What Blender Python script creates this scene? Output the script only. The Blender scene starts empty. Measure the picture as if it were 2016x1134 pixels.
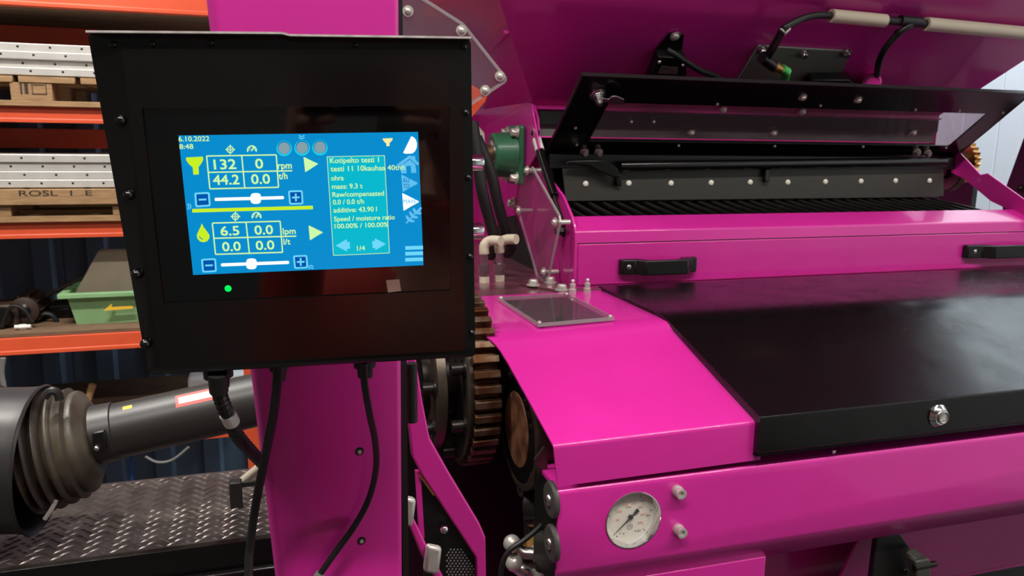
import bpy, bmesh, math, random
from mathutils import Vector, Matrix
random.seed(7)
SC = bpy.context.scene
COL = SC.collection
# ------------------------------------------------------------------ camera
F = 1550.0                                   # focal length in pixels of the 2016 px wide frame
CX, CY = 1008.0, 567.0
RX = Vector((0.95501494, -0.29620597, 0.01443908))     # camera right, in world axes
RD = Vector((-0.04186004, -0.18284489, -0.98225021))   # camera down
RF = Vector((0.29358849, 0.93745921, -0.18701879))     # camera forward
CAM = Vector((0, 0, 1.55))
cd = bpy.data.cameras.new('camera'); cam = bpy.data.objects.new('camera', cd); COL.objects.link(cam)
cd.sensor_width = 36; cd.lens = F / 2016 * 36; cd.clip_start = 0.02
cam.matrix_world = Matrix(((RX.x, -RD.x, -RF.x, CAM.x), (RX.y, -RD.y, -RF.y, CAM.y), (RX.z, -RD.z, -RF.z, CAM.z), (0, 0, 0, 1)))
SC.camera = cam
cd.dof.use_dof = True; cd.dof.focus_distance = 0.68; cd.dof.aperture_fstop = 22
# ------------------------------------------------------------------ view, world, lights
SC.view_settings.view_transform = 'Standard'; SC.view_settings.look = 'None'
SC.view_settings.gamma = 1; SC.view_settings.use_curve_mapping = False
SC.view_settings.exposure = 0.0
w = bpy.data.worlds.new('world'); SC.world = w; w.use_nodes = True
w.node_tree.nodes['Background'].inputs[0].default_value = (.5, .55, .6, 1)
w.node_tree.nodes['Background'].inputs[1].default_value = .3
FLOOR, CEIL = -0.8, 4.6
def lamp(name, loc, sx, sy, power, color=(1, .96, .9), rot=(0, 0, 0)):
    l = bpy.data.lights.new(name, 'AREA'); l.shape = 'RECTANGLE'; l.size = sx; l.size_y = sy
    l.energy = power; l.color = color
    o = bpy.data.objects.new(name, l); COL.objects.link(o); o.location = loc; o.rotation_euler = rot
    return o
for x, y, p in ((.7, -1.1, 75), (2.4, -1.15, 66), (-1.0, 1.3, 200), (-.9, 2.7, 55), (-1.1, -1.2, 112)):  # unseen overhead lamps; the left ones added to brighten the rack
    lamp('unseen_lamp', (x, y, CEIL - .12), 1.4, .16, p)
for x, y in ((3.2, 3.4), (3.2, 1.9)):  # cool lamps added to lighten the right wall
    lamp('unseen_lamp', (x, y, CEIL - .12), .16, 1.5, 130, (.84, .98, 1))
# ------------------------------------------------------------------ pixel -> point on a real plane
def ray(u, v): return RX * ((u - CX) / F) + RD * ((v - CY) / F) + RF
def P(u, v, x=None, y=None, z=None, pl=None, off=0):
    d = ray(u, v)
    if pl is not None:
        p0, n = pl; t = (p0 + n * off - CAM).dot(n) / d.dot(n)
    elif x is not None: t = (x - CAM.x) / d.x
    elif y is not None: t = (y - CAM.y) / d.y
    else: t = (z - CAM.z) / d.z
    return CAM + d * t
V = Vector
X, Y, Z = V((1, 0, 0)), V((0, 1, 0)), V((0, 0, 1))
# ------------------------------------------------------------------ materials
MATS = {}
def srgb(r, g, b):
    f = lambda c: (c / 255 / 12.92) if c / 255 <= .04045 else ((c / 255 + .055) / 1.055) ** 2.4
    return (f(r), f(g), f(b), 1)
def mat(name, col, rough=.5, metal=0, coat=0, noise=0, nscale=40, bump=0, bscale=300, spec=.5, col2=None, lo=.35, hi=.65, stretch=None, rvar=0):
    m = bpy.data.materials.new(name); m.use_nodes = True; nt = m.node_tree; b = nt.nodes['Principled BSDF']
    c = srgb(*col); b.inputs['Base Color'].default_value = c
    b.inputs['Roughness'].default_value = rough; b.inputs['Metallic'].default_value = metal
    b.inputs['Coat Weight'].default_value = coat; b.inputs['Coat Roughness'].default_value = .08
    b.inputs['Specular IOR Level'].default_value = spec
    tc = nt.nodes.new('ShaderNodeTexCoord'); mp = nt.nodes.new('ShaderNodeMapping')
    nt.links.new(tc.outputs['Object'], mp.inputs[0])
    if stretch: mp.inputs['Scale'].default_value = stretch
    if noise or col2 or rvar:
        n = nt.nodes.new('ShaderNodeTexNoise'); n.inputs['Scale'].default_value = nscale; n.inputs['Detail'].default_value = 5
        nt.links.new(mp.outputs[0], n.inputs[0])
    if noise or col2:
        r = nt.nodes.new('ShaderNodeValToRGB')
        r.color_ramp.elements[0].position = lo; r.color_ramp.elements[1].position = hi
        if col2: r.color_ramp.elements[0].color = srgb(*col2)
        else: r.color_ramp.elements[0].color = [v * (1 - noise) for v in c[:3]] + [1]
        r.color_ramp.elements[1].color = c
        nt.links.new(n.outputs[0], r.inputs[0]); nt.links.new(r.outputs[0], b.inputs['Base Color'])
    if rvar:
        mr = nt.nodes.new('ShaderNodeMapRange'); mr.inputs[1].default_value = .3; mr.inputs[2].default_value = .7
        mr.inputs[3].default_value = rough; mr.inputs[4].default_value = rough + rvar
        nt.links.new(n.outputs[0], mr.inputs[0]); nt.links.new(mr.outputs[0], b.inputs['Roughness'])
    if bump:
        n2 = nt.nodes.new('ShaderNodeTexNoise'); n2.inputs['Scale'].default_value = bscale; n2.inputs['Detail'].default_value = 3
        nt.links.new(mp.outputs[0], n2.inputs[0])
        bp = nt.nodes.new('ShaderNodeBump'); bp.inputs['Strength'].default_value = bump; bp.inputs['Distance'].default_value = .001
        nt.links.new(n2.outputs[0], bp.inputs['Height']); nt.links.new(bp.outputs[0], b.inputs['Normal'])
    MATS[name] = m; return m
def emit(name, col, s=1.0):
    m = bpy.data.materials.new(name); m.use_nodes = True; nt = m.node_tree
    b = nt.nodes['Principled BSDF']; b.inputs['Base Color'].default_value = (0, 0, 0, 1); b.inputs['Roughness'].default_value = .2
    b.inputs['Specular IOR Level'].default_value = .1
    b.inputs['Emission Color'].default_value = srgb(*col); b.inputs['Emission Strength'].default_value = s
    MATS[name] = m; return m
def clear(name, tint, alpha_rough=.05, mixv=.25):
    # clear sheet: see-through body with a faint haze, glossy by Fresnel on its surface
    m = bpy.data.materials.new(name); m.use_nodes = True; nt = m.node_tree; nt.nodes.clear(); N = nt.nodes.new; L = nt.links.new
    out = N('ShaderNodeOutputMaterial'); mix = N('ShaderNodeMixShader'); top = N('ShaderNodeMixShader')
    tr = N('ShaderNodeBsdfTransparent'); tr.inputs[0].default_value = tint
    df = N('ShaderNodeBsdfDiffuse'); df.inputs[0].default_value = (.5, .48, .48, 1)
    gl = N('ShaderNodeBsdfGlossy'); gl.inputs['Roughness'].default_value = alpha_rough
    fr = N('ShaderNodeFresnel'); fr.inputs[0].default_value = 1.45
    mix.inputs[0].default_value = mixv
    L(tr.outputs[0], mix.inputs[1]); L(df.outputs[0], mix.inputs[2]); 
    ge = N('ShaderNodeNewGeometry'); mt = N('ShaderNodeMath'); mt.operation = 'SUBTRACT'; mt.inputs[0].default_value = 1.0
    mu = N('ShaderNodeMath'); mu.operation = 'MULTIPLY'; L(ge.outputs['Backfacing'], mt.inputs[1]); L(mt.outputs[0], mu.inputs[0]); L(fr.outputs[0], mu.inputs[1])
    L(mu.outputs[0], top.inputs[0])
    L(mix.outputs[0], top.inputs[1]); L(gl.outputs[0], top.inputs[2]); L(top.outputs[0], out.inputs[0])
    MATS[name] = m; return m
PINK = (210, 40, 151)
mat('paint', PINK, .34, coat=.55, noise=.06, nscale=9, bump=.06, bscale=260)
mat('deck_reflect_tone', (128, 78, 92), .22, .35, coat=.2, noise=.12, nscale=8, bump=.05, bscale=120)  # grey purple puts a dark reflection into the magenta deck's colour
mat('black_gloss', (10, 9, 9), .2, coat=.12, bump=.03, bscale=220)
mat('black_hood', (9, 8, 8), .2, coat=.06, bump=.04, bscale=160, col2=(13, 11, 10), nscale=14, rvar=.10, spec=.3)
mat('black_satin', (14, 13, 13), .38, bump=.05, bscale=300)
mat('black_wrinkle', (58, 56, 51), .42, bump=.5, bscale=420)
mat('black_rubber', (19, 18, 18), .55, bump=.05, bscale=200)
mat('black_cable', (22, 21, 21), .45)
mat('glass_panel', (5, 5, 6), .04, coat=.2)
mat('steel', (196, 194, 190), .28, 1, noise=.15, nscale=60)
mat('chrome', (225, 225, 225), .1, 1)
mat('zinc', (212, 208, 198), .35, .55, noise=.1, nscale=80)
mat('bright_paint', (232, 226, 212), .4)
mat('worn_lit_edge', (222, 214, 210), .45, .15, noise=.3, nscale=120)
mat('brass', (196, 150, 84), .35, .9)
mat('cast_grey', (98, 88, 78), .42, .85, noise=.3, nscale=25, bump=.15, bscale=90)
mat('rusty_steel', (112, 92, 74), .48, .75, col2=(84, 48, 24), nscale=38, lo=.4, hi=.62, bump=.2, bscale=120)
mat('rust', (128, 84, 56), .6, .2, col2=(72, 36, 18), nscale=30, lo=.36, hi=.6, bump=.2, bscale=110)
mat('dark_steel', (52, 48, 46), .35, .8, noise=.2, nscale=30)
mat('green_cast', (44, 104, 72), .4, coat=.2, noise=.15, nscale=20, bump=.08, bscale=80)
mat('green_plastic', (80, 200, 95), .45)
mat('orange_paint', (234, 92, 54), .45, noise=.07, nscale=14)
mat('rack_steel', (100, 104, 108), .45, .6)
mat('wood', (168, 132, 92), .7, noise=.3, nscale=14, stretch=(1, 1, 8), bump=.2, bscale=60)
mat('wood_dark', (120, 94, 70), .8, noise=.3, nscale=14, stretch=(1, 6, 6))
mat('galvanised', (208, 205, 198), .4, .35, noise=.08, nscale=20)
mat('hole_dark', (16, 15, 14), .8)
mat('navy_wall', (92, 110, 132), .5, noise=.12, nscale=3)
mat('white_wall', (226, 232, 234), .55, noise=.04, nscale=3)
mat('concrete', (66, 64, 61), .75, noise=.25, nscale=4, bump=.1, bscale=60)
mat('ceiling', (150, 148, 144), .8)
mat('hall_wall', (100, 100, 98), .75, noise=.15, nscale=2)
mat('crate_green', (150, 196, 138), .5, noise=.12, nscale=8)
mat('cardboard', (226, 206, 184), .75, noise=.1, nscale=10)
mat('yellow', (226, 178, 40), .5)
mat('shaft_plastic', (46, 44, 41), .42, noise=.2, nscale=12, bump=.1, bscale=60)
mat('cone_plastic', (40, 39, 38), .38, noise=.15, nscale=9, bump=.06, bscale=70)
mat('bellows', (84, 76, 62), .45, col2=(44, 38, 32), nscale=14, bump=.2, bscale=60)
mat('tread', (112, 104, 99), .36, .75, col2=(70, 60, 56), nscale=22, lo=.3, hi=.7, bump=.1, bscale=150)
mat('tread_bead', (150, 143, 136), .3, .8, noise=.25, nscale=30)
mat('beige_pvc', (205, 194, 172), .4)
mat('grey_plate', (128, 126, 123), .5, .2, bump=.05)
mat('washer_grey', (74, 70, 68), .45, .2)
mat('white_label', (225, 222, 216), .5)
mat('ink', (24, 24, 24), .6)
mat('red_ink', (206, 60, 54), .6)
mat('pale_red_ink', (226, 128, 118), .6)
mat('pink_sticker', (220, 92, 84), .5)
mat('blue_cord', (52, 104, 190), .5)
mat('tan_grip', (168, 132, 92), .5)
mat('dial_white', (232, 226, 212), .45)
mat('greasy_brown', (64, 48, 38), .5, noise=.3, nscale=30)
mat('silver_sticker', (170, 160, 150), .3, .7, noise=.2, nscale=90)
clear('acrylic', (.92, .88, .90, 1), .05, .05)
clear('acrylic_lid', (.74, .66, .70, 1), .04, .09)
clear('acrylic_edge', (.95, .92, .92, 1), .2, .45)
clear('gauge_glass', (1, 1, 1, 1), .02, .05)
emit('scr_bg', (6, 140, 205), 1.0); emit('scr_panel', (6, 184, 206), 1.0); emit('scr_text', (205, 250, 165), 1.0)
emit('scr_lime', (200, 240, 40), 1.0); emit('scr_pale', (205, 250, 170), 1.0); emit('scr_light', (110, 215, 250), 1.0)
emit('scr_white', (244, 252, 255), 1.15); emit('scr_box', (0, 84, 170), 1.0); emit('scr_cyan', (30, 208, 236), 1.0)
emit('scr_grey', (132, 160, 170), 1.0); emit('scr_cream', (255, 236, 160), 1.0); emit('scr_dark', (0, 120, 180), 1.0)
emit('scr_blue', (96, 190, 240), 1.0); emit('led_green', (0, 235, 70), 2.2)
# ------------------------------------------------------------------ mesh builder
WL = {}                                      # world location of every object made
def frame(d):
    d = d.normalized(); a = V((0, 0, 1)) if abs(d.z) < .9 else V((1, 0, 0))
    s = d.cross(a).normalized(); return d, s, s.cross(d).normalized() * -1
class MB:
    def __init__(s): s.v = []; s.f = []
    def add(s, vs, fs):
        k = len(s.v); s.v += [V(p) for p in vs]; s.f += [tuple(i + k for i in f) for f in fs]; return s
    def prism(s, pts, ext):
        n = len(pts); pts = [V(p) for p in pts]; ext = V(ext)
        return s.add(pts + [p + ext for p in pts], [tuple(range(n))[::-1], tuple(range(n, 2 * n))] + [(i, (i + 1) % n, n + (i + 1) % n, n + i) for i in range(n)])
    def ring(s, outer, inner, ext):
        n = len(outer); o = [V(p) for p in outer]; i_ = [V(p) for p in inner]; e = V(ext); f = []
        for i in range(n):
            j = (i + 1) % n
            f += [(j, i, n + i, n + j), (2 * n + i, 2 * n + j, 3 * n + j, 3 * n + i), (i, j, 2 * n + j, 2 * n + i), (n + j, n + i, 3 * n + i, 3 * n + j)]
        return s.add(o + i_ + [p + e for p in o] + [p + e for p in i_], f)
    def box(s, a, b):
        a, b = V(a), V(b)
        return s.prism([(a.x, a.y, a.z), (b.x, a.y, a.z), (b.x, b.y, a.z), (a.x, b.y, a.z)], (0, 0, b.z - a.z))
    def obox(s, c, ax, ay, az):
        c, ax, ay, az = V(c), V(ax), V(ay), V(az)
        return s.prism([c - ax - ay - az, c + ax - ay - az, c + ax + ay - az, c - ax + ay - az], az * 2)
    def bar(s, p, q, w, h, up=Z):
        p, q = V(p), V(q); d = (q - p).normalized(); a = d.cross(V(up)).normalized(); b = a.cross(d).normalized()
        return s.obox((p + q) / 2, (q - p) / 2, a * w / 2, b * h / 2)
    def lathe(s, p, axis, prof, n=24, cap=True):
        p = V(p); d, a, b = frame(V(axis)); vs = []; fs = []
        for t, r in prof:
            for i in range(n):
                th = 2 * math.pi * i / n; vs.append(p + d * t + (a * math.cos(th) + b * math.sin(th)) * r)
        for k in range(len(prof) - 1):
            for i in range(n):
                j = (i + 1) % n; fs.append((k * n + i, k * n + j, (k + 1) * n + j, (k + 1) * n + i))
        if cap: fs.append(tuple(range(n))[::-1]); fs.append(tuple(range((len(prof) - 1) * n, len(prof) * n)))
        return s.add(vs, fs)
    def cyl(s, p, q, r, r2=None, n=20):
        p, q = V(p), V(q); return s.lathe(p, q - p, [(0, r), ((q - p).length, r if r2 is None else r2)], n)
    def sphere(s, c, r, n=14, axis=Z):
        return s.lathe(c, axis, [(-r * math.cos(math.pi * k / 8), max(1e-5, r * math.sin(math.pi * k / 8))) for k in range(9)], n)
    def tube(s, pts, r, n=12, sub=6, ribs=None):
        pts = [V(p) for p in pts]; Q = []
        if sub > 1 and len(pts) > 2:
            for i in range(len(pts) - 1):
                p0 = pts[max(i - 1, 0)]; p1 = pts[i]; p2 = pts[i + 1]; p3 = pts[min(i + 2, len(pts) - 1)]
                for k in range(sub):
                    t = k / sub
                    Q.append(.5 * ((2 * p1) + (p2 - p0) * t + (2 * p0 - 5 * p1 + 4 * p2 - p3) * t * t + (3 * p1 - p0 - 3 * p2 + p3) * t ** 3))
            Q.append(pts[-1])
        else: Q = pts
        d, a, b = frame(Q[1] - Q[0]); vs = []; fs = []
        for i, q in enumerate(Q):
            t = (Q[min(i + 1, len(Q) - 1)] - Q[max(i - 1, 0)]).normalized()
            a = (a - t * a.dot(t)).normalized(); b = t.cross(a)
            rr = r(i / (len(Q) - 1)) if callable(r) else r
            if ribs and i % 2: rr *= ribs
            for k in range(n):
                th = 2 * math.pi * k / n; vs.append(q + (a * math.cos(th) + b * math.sin(th)) * rr)
        for i in range(len(Q) - 1):
            for k in range(n):
                j = (k + 1) % n; fs.append((i * n + k, i * n + j, (i + 1) * n + j, (i + 1) * n + k))
        fs += [tuple(range(n))[::-1], tuple(range((len(Q) - 1) * n, len(Q) * n))]
        return s.add(vs, fs)
    def build(s, name, m, parent=None, bevel=0, ang=35, seg=2, label=None, kind=None):
        lo = V((min(p[i] for p in s.v) for i in range(3))); hi = V((max(p[i] for p in s.v) for i in range(3))); c = (lo + hi) / 2
        me = bpy.data.meshes.new(name); me.from_pydata([p - c for p in s.v], [], s.f)
        bm = bmesh.new(); bm.from_mesh(me); bmesh.ops.recalc_face_normals(bm, faces=bm.faces); bm.to_mesh(me); bm.free()
        me.materials.append(MATS[m] if isinstance(m, str) else m)
        for p in me.polygons: p.use_smooth = True
        me.set_sharp_from_angle(angle=math.radians(ang))
        o = bpy.data.objects.new(name, me); COL.objects.link(o); WL[o.name] = c
        if parent is not None: o.parent = parent; o.location = c - WL[parent.name]
        else: o.location = c
        if bevel:
            b = o.modifiers.new('bevel', 'BEVEL'); b.width = bevel; b.segments = seg; b.limit_method = 'ANGLE'; b.angle_limit = math.radians(38)
        if label: o['label'] = label
        if kind: o['kind'] = kind
        return o
def thing(name, label, cat, loc=(0, 0, 0), group=None):
    o = bpy.data.objects.new(name, None); COL.objects.link(o); o.location = V(loc); WL[o.name] = V(loc); o.empty_display_size = .05
    o['label'] = label; o['category'] = cat
    if group: o['group'] = group
    return o
def tag(o, label, cat, group=None):
    o['label'] = label; o['category'] = cat
    if group: o['group'] = group
    return o
def struct(o): o['kind'] = 'structure'; return o
def copy_tree(o, delta, label, parent=None):
    c = o.copy(); COL.objects.link(c)
    if parent is not None: c.parent = parent
    else:
        c.location = o.location + V(delta); c['label'] = label
    WL[c.name] = WL.get(o.name, V()) + V(delta)
    for ch in list(o.children): copy_tree(ch, delta, None, c)
    return c
def bolt(par, p, axis, r, h, kind='hex', m='zinc', washer=True, name='bolt'):
    p = V(p); a = V(axis).normalized(); b = MB(); t0 = 0
    if washer: b.lathe(p, a, [(0, r * 1.45), (r * .25, r * 1.45), (r * .26, r * .5)], 16); t0 = r * .25
    if kind == 'hex': b.lathe(p, a, [(t0, r), (t0 + h * .85, r), (t0 + h, r * .85)], 6)
    elif kind == 'dome': b.lathe(p, a, [(t0, r), (t0 + h * .5, r * .92), (t0 + h * .85, r * .6), (t0 + h, r * .1)], 14)
    else: b.lathe(p, a, [(t0, r), (t0 + h, r), (t0 + h + .0002, r * .88), (t0 + h, r * .55), (t0 + h * .5, r * .5)], 16)
    return b.build(name, m, par, ang=50)
_tc = {}
def text_geo(s):
    if s not in _tc:
        cu = bpy.data.curves.new('t', 'FONT'); cu.body = s; cu.size = 1; cu.resolution_u = 3
        o = bpy.data.objects.new('t', cu); COL.objects.link(o)
        dg = bpy.context.evaluated_depsgraph_get(); dg.update()
        me = bpy.data.meshes.new_from_object(o.evaluated_get(dg))
        _tc[s] = ([v.co.copy() for v in me.vertices], [tuple(p.vertices) for p in me.polygons])
        bpy.data.objects.remove(o); bpy.data.meshes.remove(me)
    return _tc[s]
def text(s, org, u, v, cap, m, par, width=None, name='lettering', label=None, lift=0.00012, bold=0):
    """flat print: cap = capital height, width = optional total width"""
    vs, fs = text_geo(s); u = V(u).normalized(); v = V(v).normalized(); n = u.cross(v)
    x0 = min(p.x for p in vs); x1 = max(p.x for p in vs); k = cap / .70
    kx = width / (x1 - x0) if width else k
    b = MB()
    for dx, dy in (((0, 0),) if not bold else ((0, 0), (bold, 0), (0, bold), (bold, bold))):
        b.add([V(org) + u * ((p.x - x0) * kx + dx) + v * (p.y * k + dy) + n * lift for p in vs], fs)
    me_lo = b
    bm_o = me_lo.build(name, m, par, label=label)
    return bm_o

# ================================================================== SETTING
XL, XR, YF, YB = -4.0, 4.0, -4.2, 4.5
struct(MB().box((XL, YF, FLOOR - .1), (XR, YB, FLOOR)).build('floor', 'concrete'))
struct(MB().box((XL, YF, CEIL), (XR, YB, CEIL + .1)).build('ceiling', 'ceiling'))
struct(MB().box((XL - .1, YF, FLOOR), (XL, YB, CEIL)).build('wall_left', 'hall_wall'))
struct(MB().box((XL, YF - .1, FLOOR), (XR, YF, CEIL)).build('wall_front', 'hall_wall'))
wb = struct(MB().box((XL, YB, FLOOR), (XR, YB + .1, CEIL)).build('wall_back', 'navy_wall'))
for k in range(8):                            # profiled steel sheets, each with its raised ribs
    x0 = XL + k * 1.0; b = MB(); prof = []
    for r in range(4):
        a = x0 + r * .25
        prof += [(a, -.004), (a + .09, -.004), (a + .11, -.03), (a + .19, -.03), (a + .21, -.004)]
    prof += [(x0 + .985, -.004), (x0 + .99, -.004)]
    pts = [(px_, YB + py_, FLOOR) for px_, py_ in prof] + [(x0 + .99, YB, FLOOR), (x0, YB, FLOOR)]
    b.prism(pts, (0, 0, CEIL - FLOOR)).build('wall_panel', 'navy_wall', wb)
wr = struct(MB().box((XR, YF, FLOOR), (XR + .1, YB, CEIL)).build('wall_right', 'white_wall'))
for k in range(9):
    y0 = YB - (k + 1) * .96; b = MB()
    prof = [(0, y0), (-.012, y0 + .004)]
    for r in range(1, 4): a = y0 + r * .24; prof += [(-.012, a - .008), (-.004, a - .004), (-.004, a + .004), (-.012, a + .008)]
    prof += [(-.012, y0 + .952), (0, y0 + .956)]
    b.prism([(XR + a, c, FLOOR) for a, c in prof], (0, 0, CEIL - FLOOR)).build('wall_panel', 'white_wall', wr)

# ================================================================== PALLET RACK (left background)
RY, RYB = 3.6, 4.35
rk = thing('pallet_rack', 'orange beamed pallet rack along the navy back wall', 'rack', (-1.2, 4, FLOOR))
def rz(v, u=0): return P(u, v, y=RY).z
BE = [(rz(-26), rz(8)), (rz(208), rz(240)), (rz(438), rz(471)), (rz(668), rz(701)), (rz(868), rz(902))]
for lv, (zt, zb) in enumerate(BE):
    for yy, nm in ((RY, 'shelf_beam'), (RYB - .05, 'rear_beam')):
        if nm == 'rear_beam' and lv < 2: zt, zb = (P(0, (48, 252)[lv], y=yy).z, P(0, (96, 291)[lv], y=yy).z)
        b = MB(); h = zt - zb
        sec = [(yy, zb), (yy, zt), (yy + .05, zt), (yy + .05, zb)] if nm == 'rear_beam' else [(yy, zb), (yy, zb + h * .22), (yy + .002, zb + h * .25), (yy + .002, zt), (yy + .05, zt), (yy + .05, zb)]
        b.prism([(-2.6, y_, z_) for y_, z_ in sec], (2.62, 0, 0)).build(nm, 'orange_paint', rk, bevel=.003)
for xx in (-2.66, P(487, 880, y=RY).x):
    for yy in (RY - .002, RYB - .06):
        MB().ring([(xx, yy, FLOOR), (xx + .07, yy, FLOOR), (xx + .07, yy + .06, FLOOR), (xx, yy + .06, FLOOR)],
                  [(xx + .006, yy + .006, FLOOR), (xx + .064, yy + .006, FLOOR), (xx + .064, yy + .054, FLOOR), (xx + .006, yy + .054, FLOOR)], (0, 0, 2.35 - FLOOR)).build('upright', 'orange_paint', rk)
for i, lev in enumerate((0, 3, 4)):              # deck boards of the two lower levels
    zt = BE[lev][0] if lev else BE[0][1] + .006
    for k in range(5):
        y0 = RY + .012 + k * .146
        MB().box((-2.58, y0, zt), (-.02, y0 + .138, zt + .018)).build('deck_board', 'wood_dark', rk, bevel=.002)
# pallets with stacks of perforated steel profiles
def pallet(zb, ztop, label, blocks, xr):
    t = thing('wooden_pallet', label, 'pallet', (-1.2, 4, zb), 'pallets on the rack')
    bd = min(.024, (ztop - zb) * .19)
    for k in range(3):
        y0 = RY - .02 + (0, .31, .62)[k]
        MB().box((-2.2, y0, zb), (xr, y0 + .12, zb + bd)).build('bottom_board', 'wood', t, bevel=.002)
        for xb in blocks:
            MB().box((xb, y0 + .004, zb + bd), (xb + .145, y0 + .11, ztop - bd * 1.1)).build('block', 'wood', t, bevel=.002)
    for k in range(9):
        x0 = -2.2 + k * (xr + 2.2) / 9
        MB().box((x0, RY - .02, ztop - bd * 1.1), (x0 + (xr + 2.2) / 9 - .02, RY + .76, ztop)).build('deck_board', 'wood', t, bevel=.002)
    return t
z1, z1t = BE[1][0], rz(149)
t1 = pallet(z1, z1t, 'wooden pallet on the second rack beam under four perforated profiles', [P(22, 175, y=RY).x, -1.75, P(22, 175, y=RY).x + .5], -.25)
b0 = MB(); sx = P(22, 175, y=RY - .02).x
for k, (dx, dz, ww, hh) in enumerate(((.03, .02, .006, .05), (.045, .022, .012, .046), (.07, .02, .05, .003), (.075, .055, .04, .003), (.07, .02, .003, .05), (.118, .02, .003, .05))):
    b0.box((sx + dx, RY - .0175, z1 + .026 + dz), (sx + dx + ww, RY - .0162, z1 + .026 + dz + hh))
b0.build('stamp_mark', 'greasy_brown', t1)
z2, z2t = BE[2][0], rz(372)
t2 = pallet(z2 + .0, z2t, 'wooden pallet with pencilled lettering on the third rack beam', [P(-60, 400, y=RY).x, -1.9, P(222, 400, y=RY).x], -.25)
pb = thing_b = MB().box((-2.2, RY - .034, z2t - .062), (-.25, RY - .02, z2t)).build('side_board', 'wood', t2, bevel=.002)
q = P(38, 386, y=RY - .034); text('ROSL  1  E', (q.x, RY - .0345, q.z), X, Z, .022, 'ink', t2, width=.26)
def profiles(zb, zt, n, labels, grp, shifts):
    h = (zt - zb) / n; L = []
    for k in range(n):
        z0 = zb + k * h; yy = RY - .01 + shifts[k]; b = MB()
        b.prism([(-2.3, yy + a, z0 + c * h) for a, c in ((.003, .015), (0, .06), (0, .95), (.003, .985), (.3, .985), (.3, .015))], (2.15 + shifts[k], 0, 0))
        t = thing('perforated_profile', labels[k], 'profile', (-1.2, yy, z0), grp)
        b.build('channel', 'galvanised', t, bevel=.0015)
        d = MB()
        for i in range(18):
            x = -2.2 + i * .112 + (.05 if k % 2 else 0) + shifts[k]
            d.lathe((x, yy - .0004, z0 + h * .55), Y, [(0, .0048), (.0006, .0048)], 10)
        d.build('punched_hole', 'hole_dark', t, kind='stuff')
    return L
profiles(z1t + .004, rz(82), 4, ['pale perforated steel profile at the bottom of the upper stack', 'pale perforated steel profile second from the bottom of the upper stack', 'pale perforated steel profile third from the bottom of the upper stack', 'pale perforated steel profile on top of the upper stack'], 'steel profiles on the upper pallet', [0, .03, .012, .02])
profiles(z2t + .004, rz(303), 4, ['pale perforated steel profile at the bottom of the lower stack', 'pale perforated steel profile second from the bottom of the lower stack', 'pale perforated steel profile third from the bottom of the lower stack', 'pale perforated steel profile on top of the lower stack'], 'steel profiles on the lower pallet', [0, .004, .008, .0])
# green crate with cardboard and the oddments beside it
zs = BE[3][0] + .018; CYf = RY + .1
def C_(u, v, d=0): return P(u, v, y=CYf + d)
xl, xr_ = C_(132, 600).x, C_(132, 600).x + .62; zc = P(117, 583, y=CYf - .02).z
cr = thing('storage_crate', 'pale green plastic storage crate on the fourth rack shelf', 'crate', ((xl + xr_) / 2, CYf + .2, zs))
ins = .025
b = MB(); o_ = [(xl + ins, CYf + ins, zs), (xr_ - ins, CYf + ins, zs), (xr_ - ins, CYf + .4, zs), (xl + ins, CYf + .4, zs)]
tp = [(xl, CYf, zc), (xr_, CYf, zc), (xr_, CYf + .42, zc), (xl, CYf + .42, zc)]
for a in range(4):
    c = (a + 1) % 4; n_ = V(((-1, 0, 0), (1, 0, 0))[0]) if False else None
    p = [V(o_[a]), V(o_[c]), V(tp[c]), V(tp[a])]; ctr = V(((xl + xr_) / 2, CYf + .2, (zs + zc) / 2))
    nn = (p[1] - p[0]).cross(p[3] - p[0]).normalized(); nn = nn if nn.dot(ctr - p[0]) > 0 else -nn
    b.prism(p, nn * .004)
b.box((xl + ins, CYf + ins, zs), (xr_ - ins, CYf + .4, zs + .004)).build('body', 'crate_green', cr)
MB().ring([(xl - .03, CYf - .025, zc - .014), (xr_ + .03, CYf - .025, zc - .014), (xr_ + .03, CYf + .445, zc - .014), (xl - .03, CYf + .445, zc - .014)],
          [(xl + .004, CYf + .004, zc - .014), (xr_ - .004, CYf + .004, zc - .014), (xr_ - .004, CYf + .416, zc - .014), (xl + .004, CYf + .416, zc - .014)], (0, 0, .022)).build('rim', 'crate_green', cr, bevel=.004)
pl_c = (V((xl, CYf + .004, zc)), (V((0, -(zc - zs), ins)).normalized() * 1))
arr = [P(u, v, pl=pl_c, off=.0) + V((0, -.006, 0)) for u, v in ((204, 611), (221, 597), (220, 604), (262, 602), (262, 607), (220, 610))]
MB().prism(arr, (0, .003, 0)).build('arrow_mark', 'yellow', cr)
cb = [P(u, v, y=CYf + .09) for u, v in ((147, 579), (193, 494), (248, 494), (290, 574))]
tag(MB().prism(cb, (0, .07, -.0)).build('cardboard_wedge', 'cardboard', bevel=.004), 'beige cardboard piece standing in the green storage crate', 'cardboard')
tag(MB().tube([P(52, 611, y=CYf + .2), P(100, 578, y=CYf + .19), P(165, 545, y=CYf + .16)], .0075, 8).build('steel_rod', 'cast_grey'), 'thin dark rod leaning towards the green storage crate', 'rod')
mo = thing('electric_motor', 'dirty brown electric motor left of the green crate', 'motor', (C_(30, 640).x, CYf + .12, zs))
c0 = V((C_(38, 620).x, CYf + .06, zs + .062))
MB().lathe(c0, Y, [(0, .03), (.01, .058), (.2, .06), (.21, .03)], 24).build('housing', 'greasy_brown', mo)
MB().lathe(c0 + V((0, -.012, 0)), Y, [(0, .012), (.012, .03)], 16).build('shaft_end', 'dark_steel', mo)
b = MB()
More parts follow.
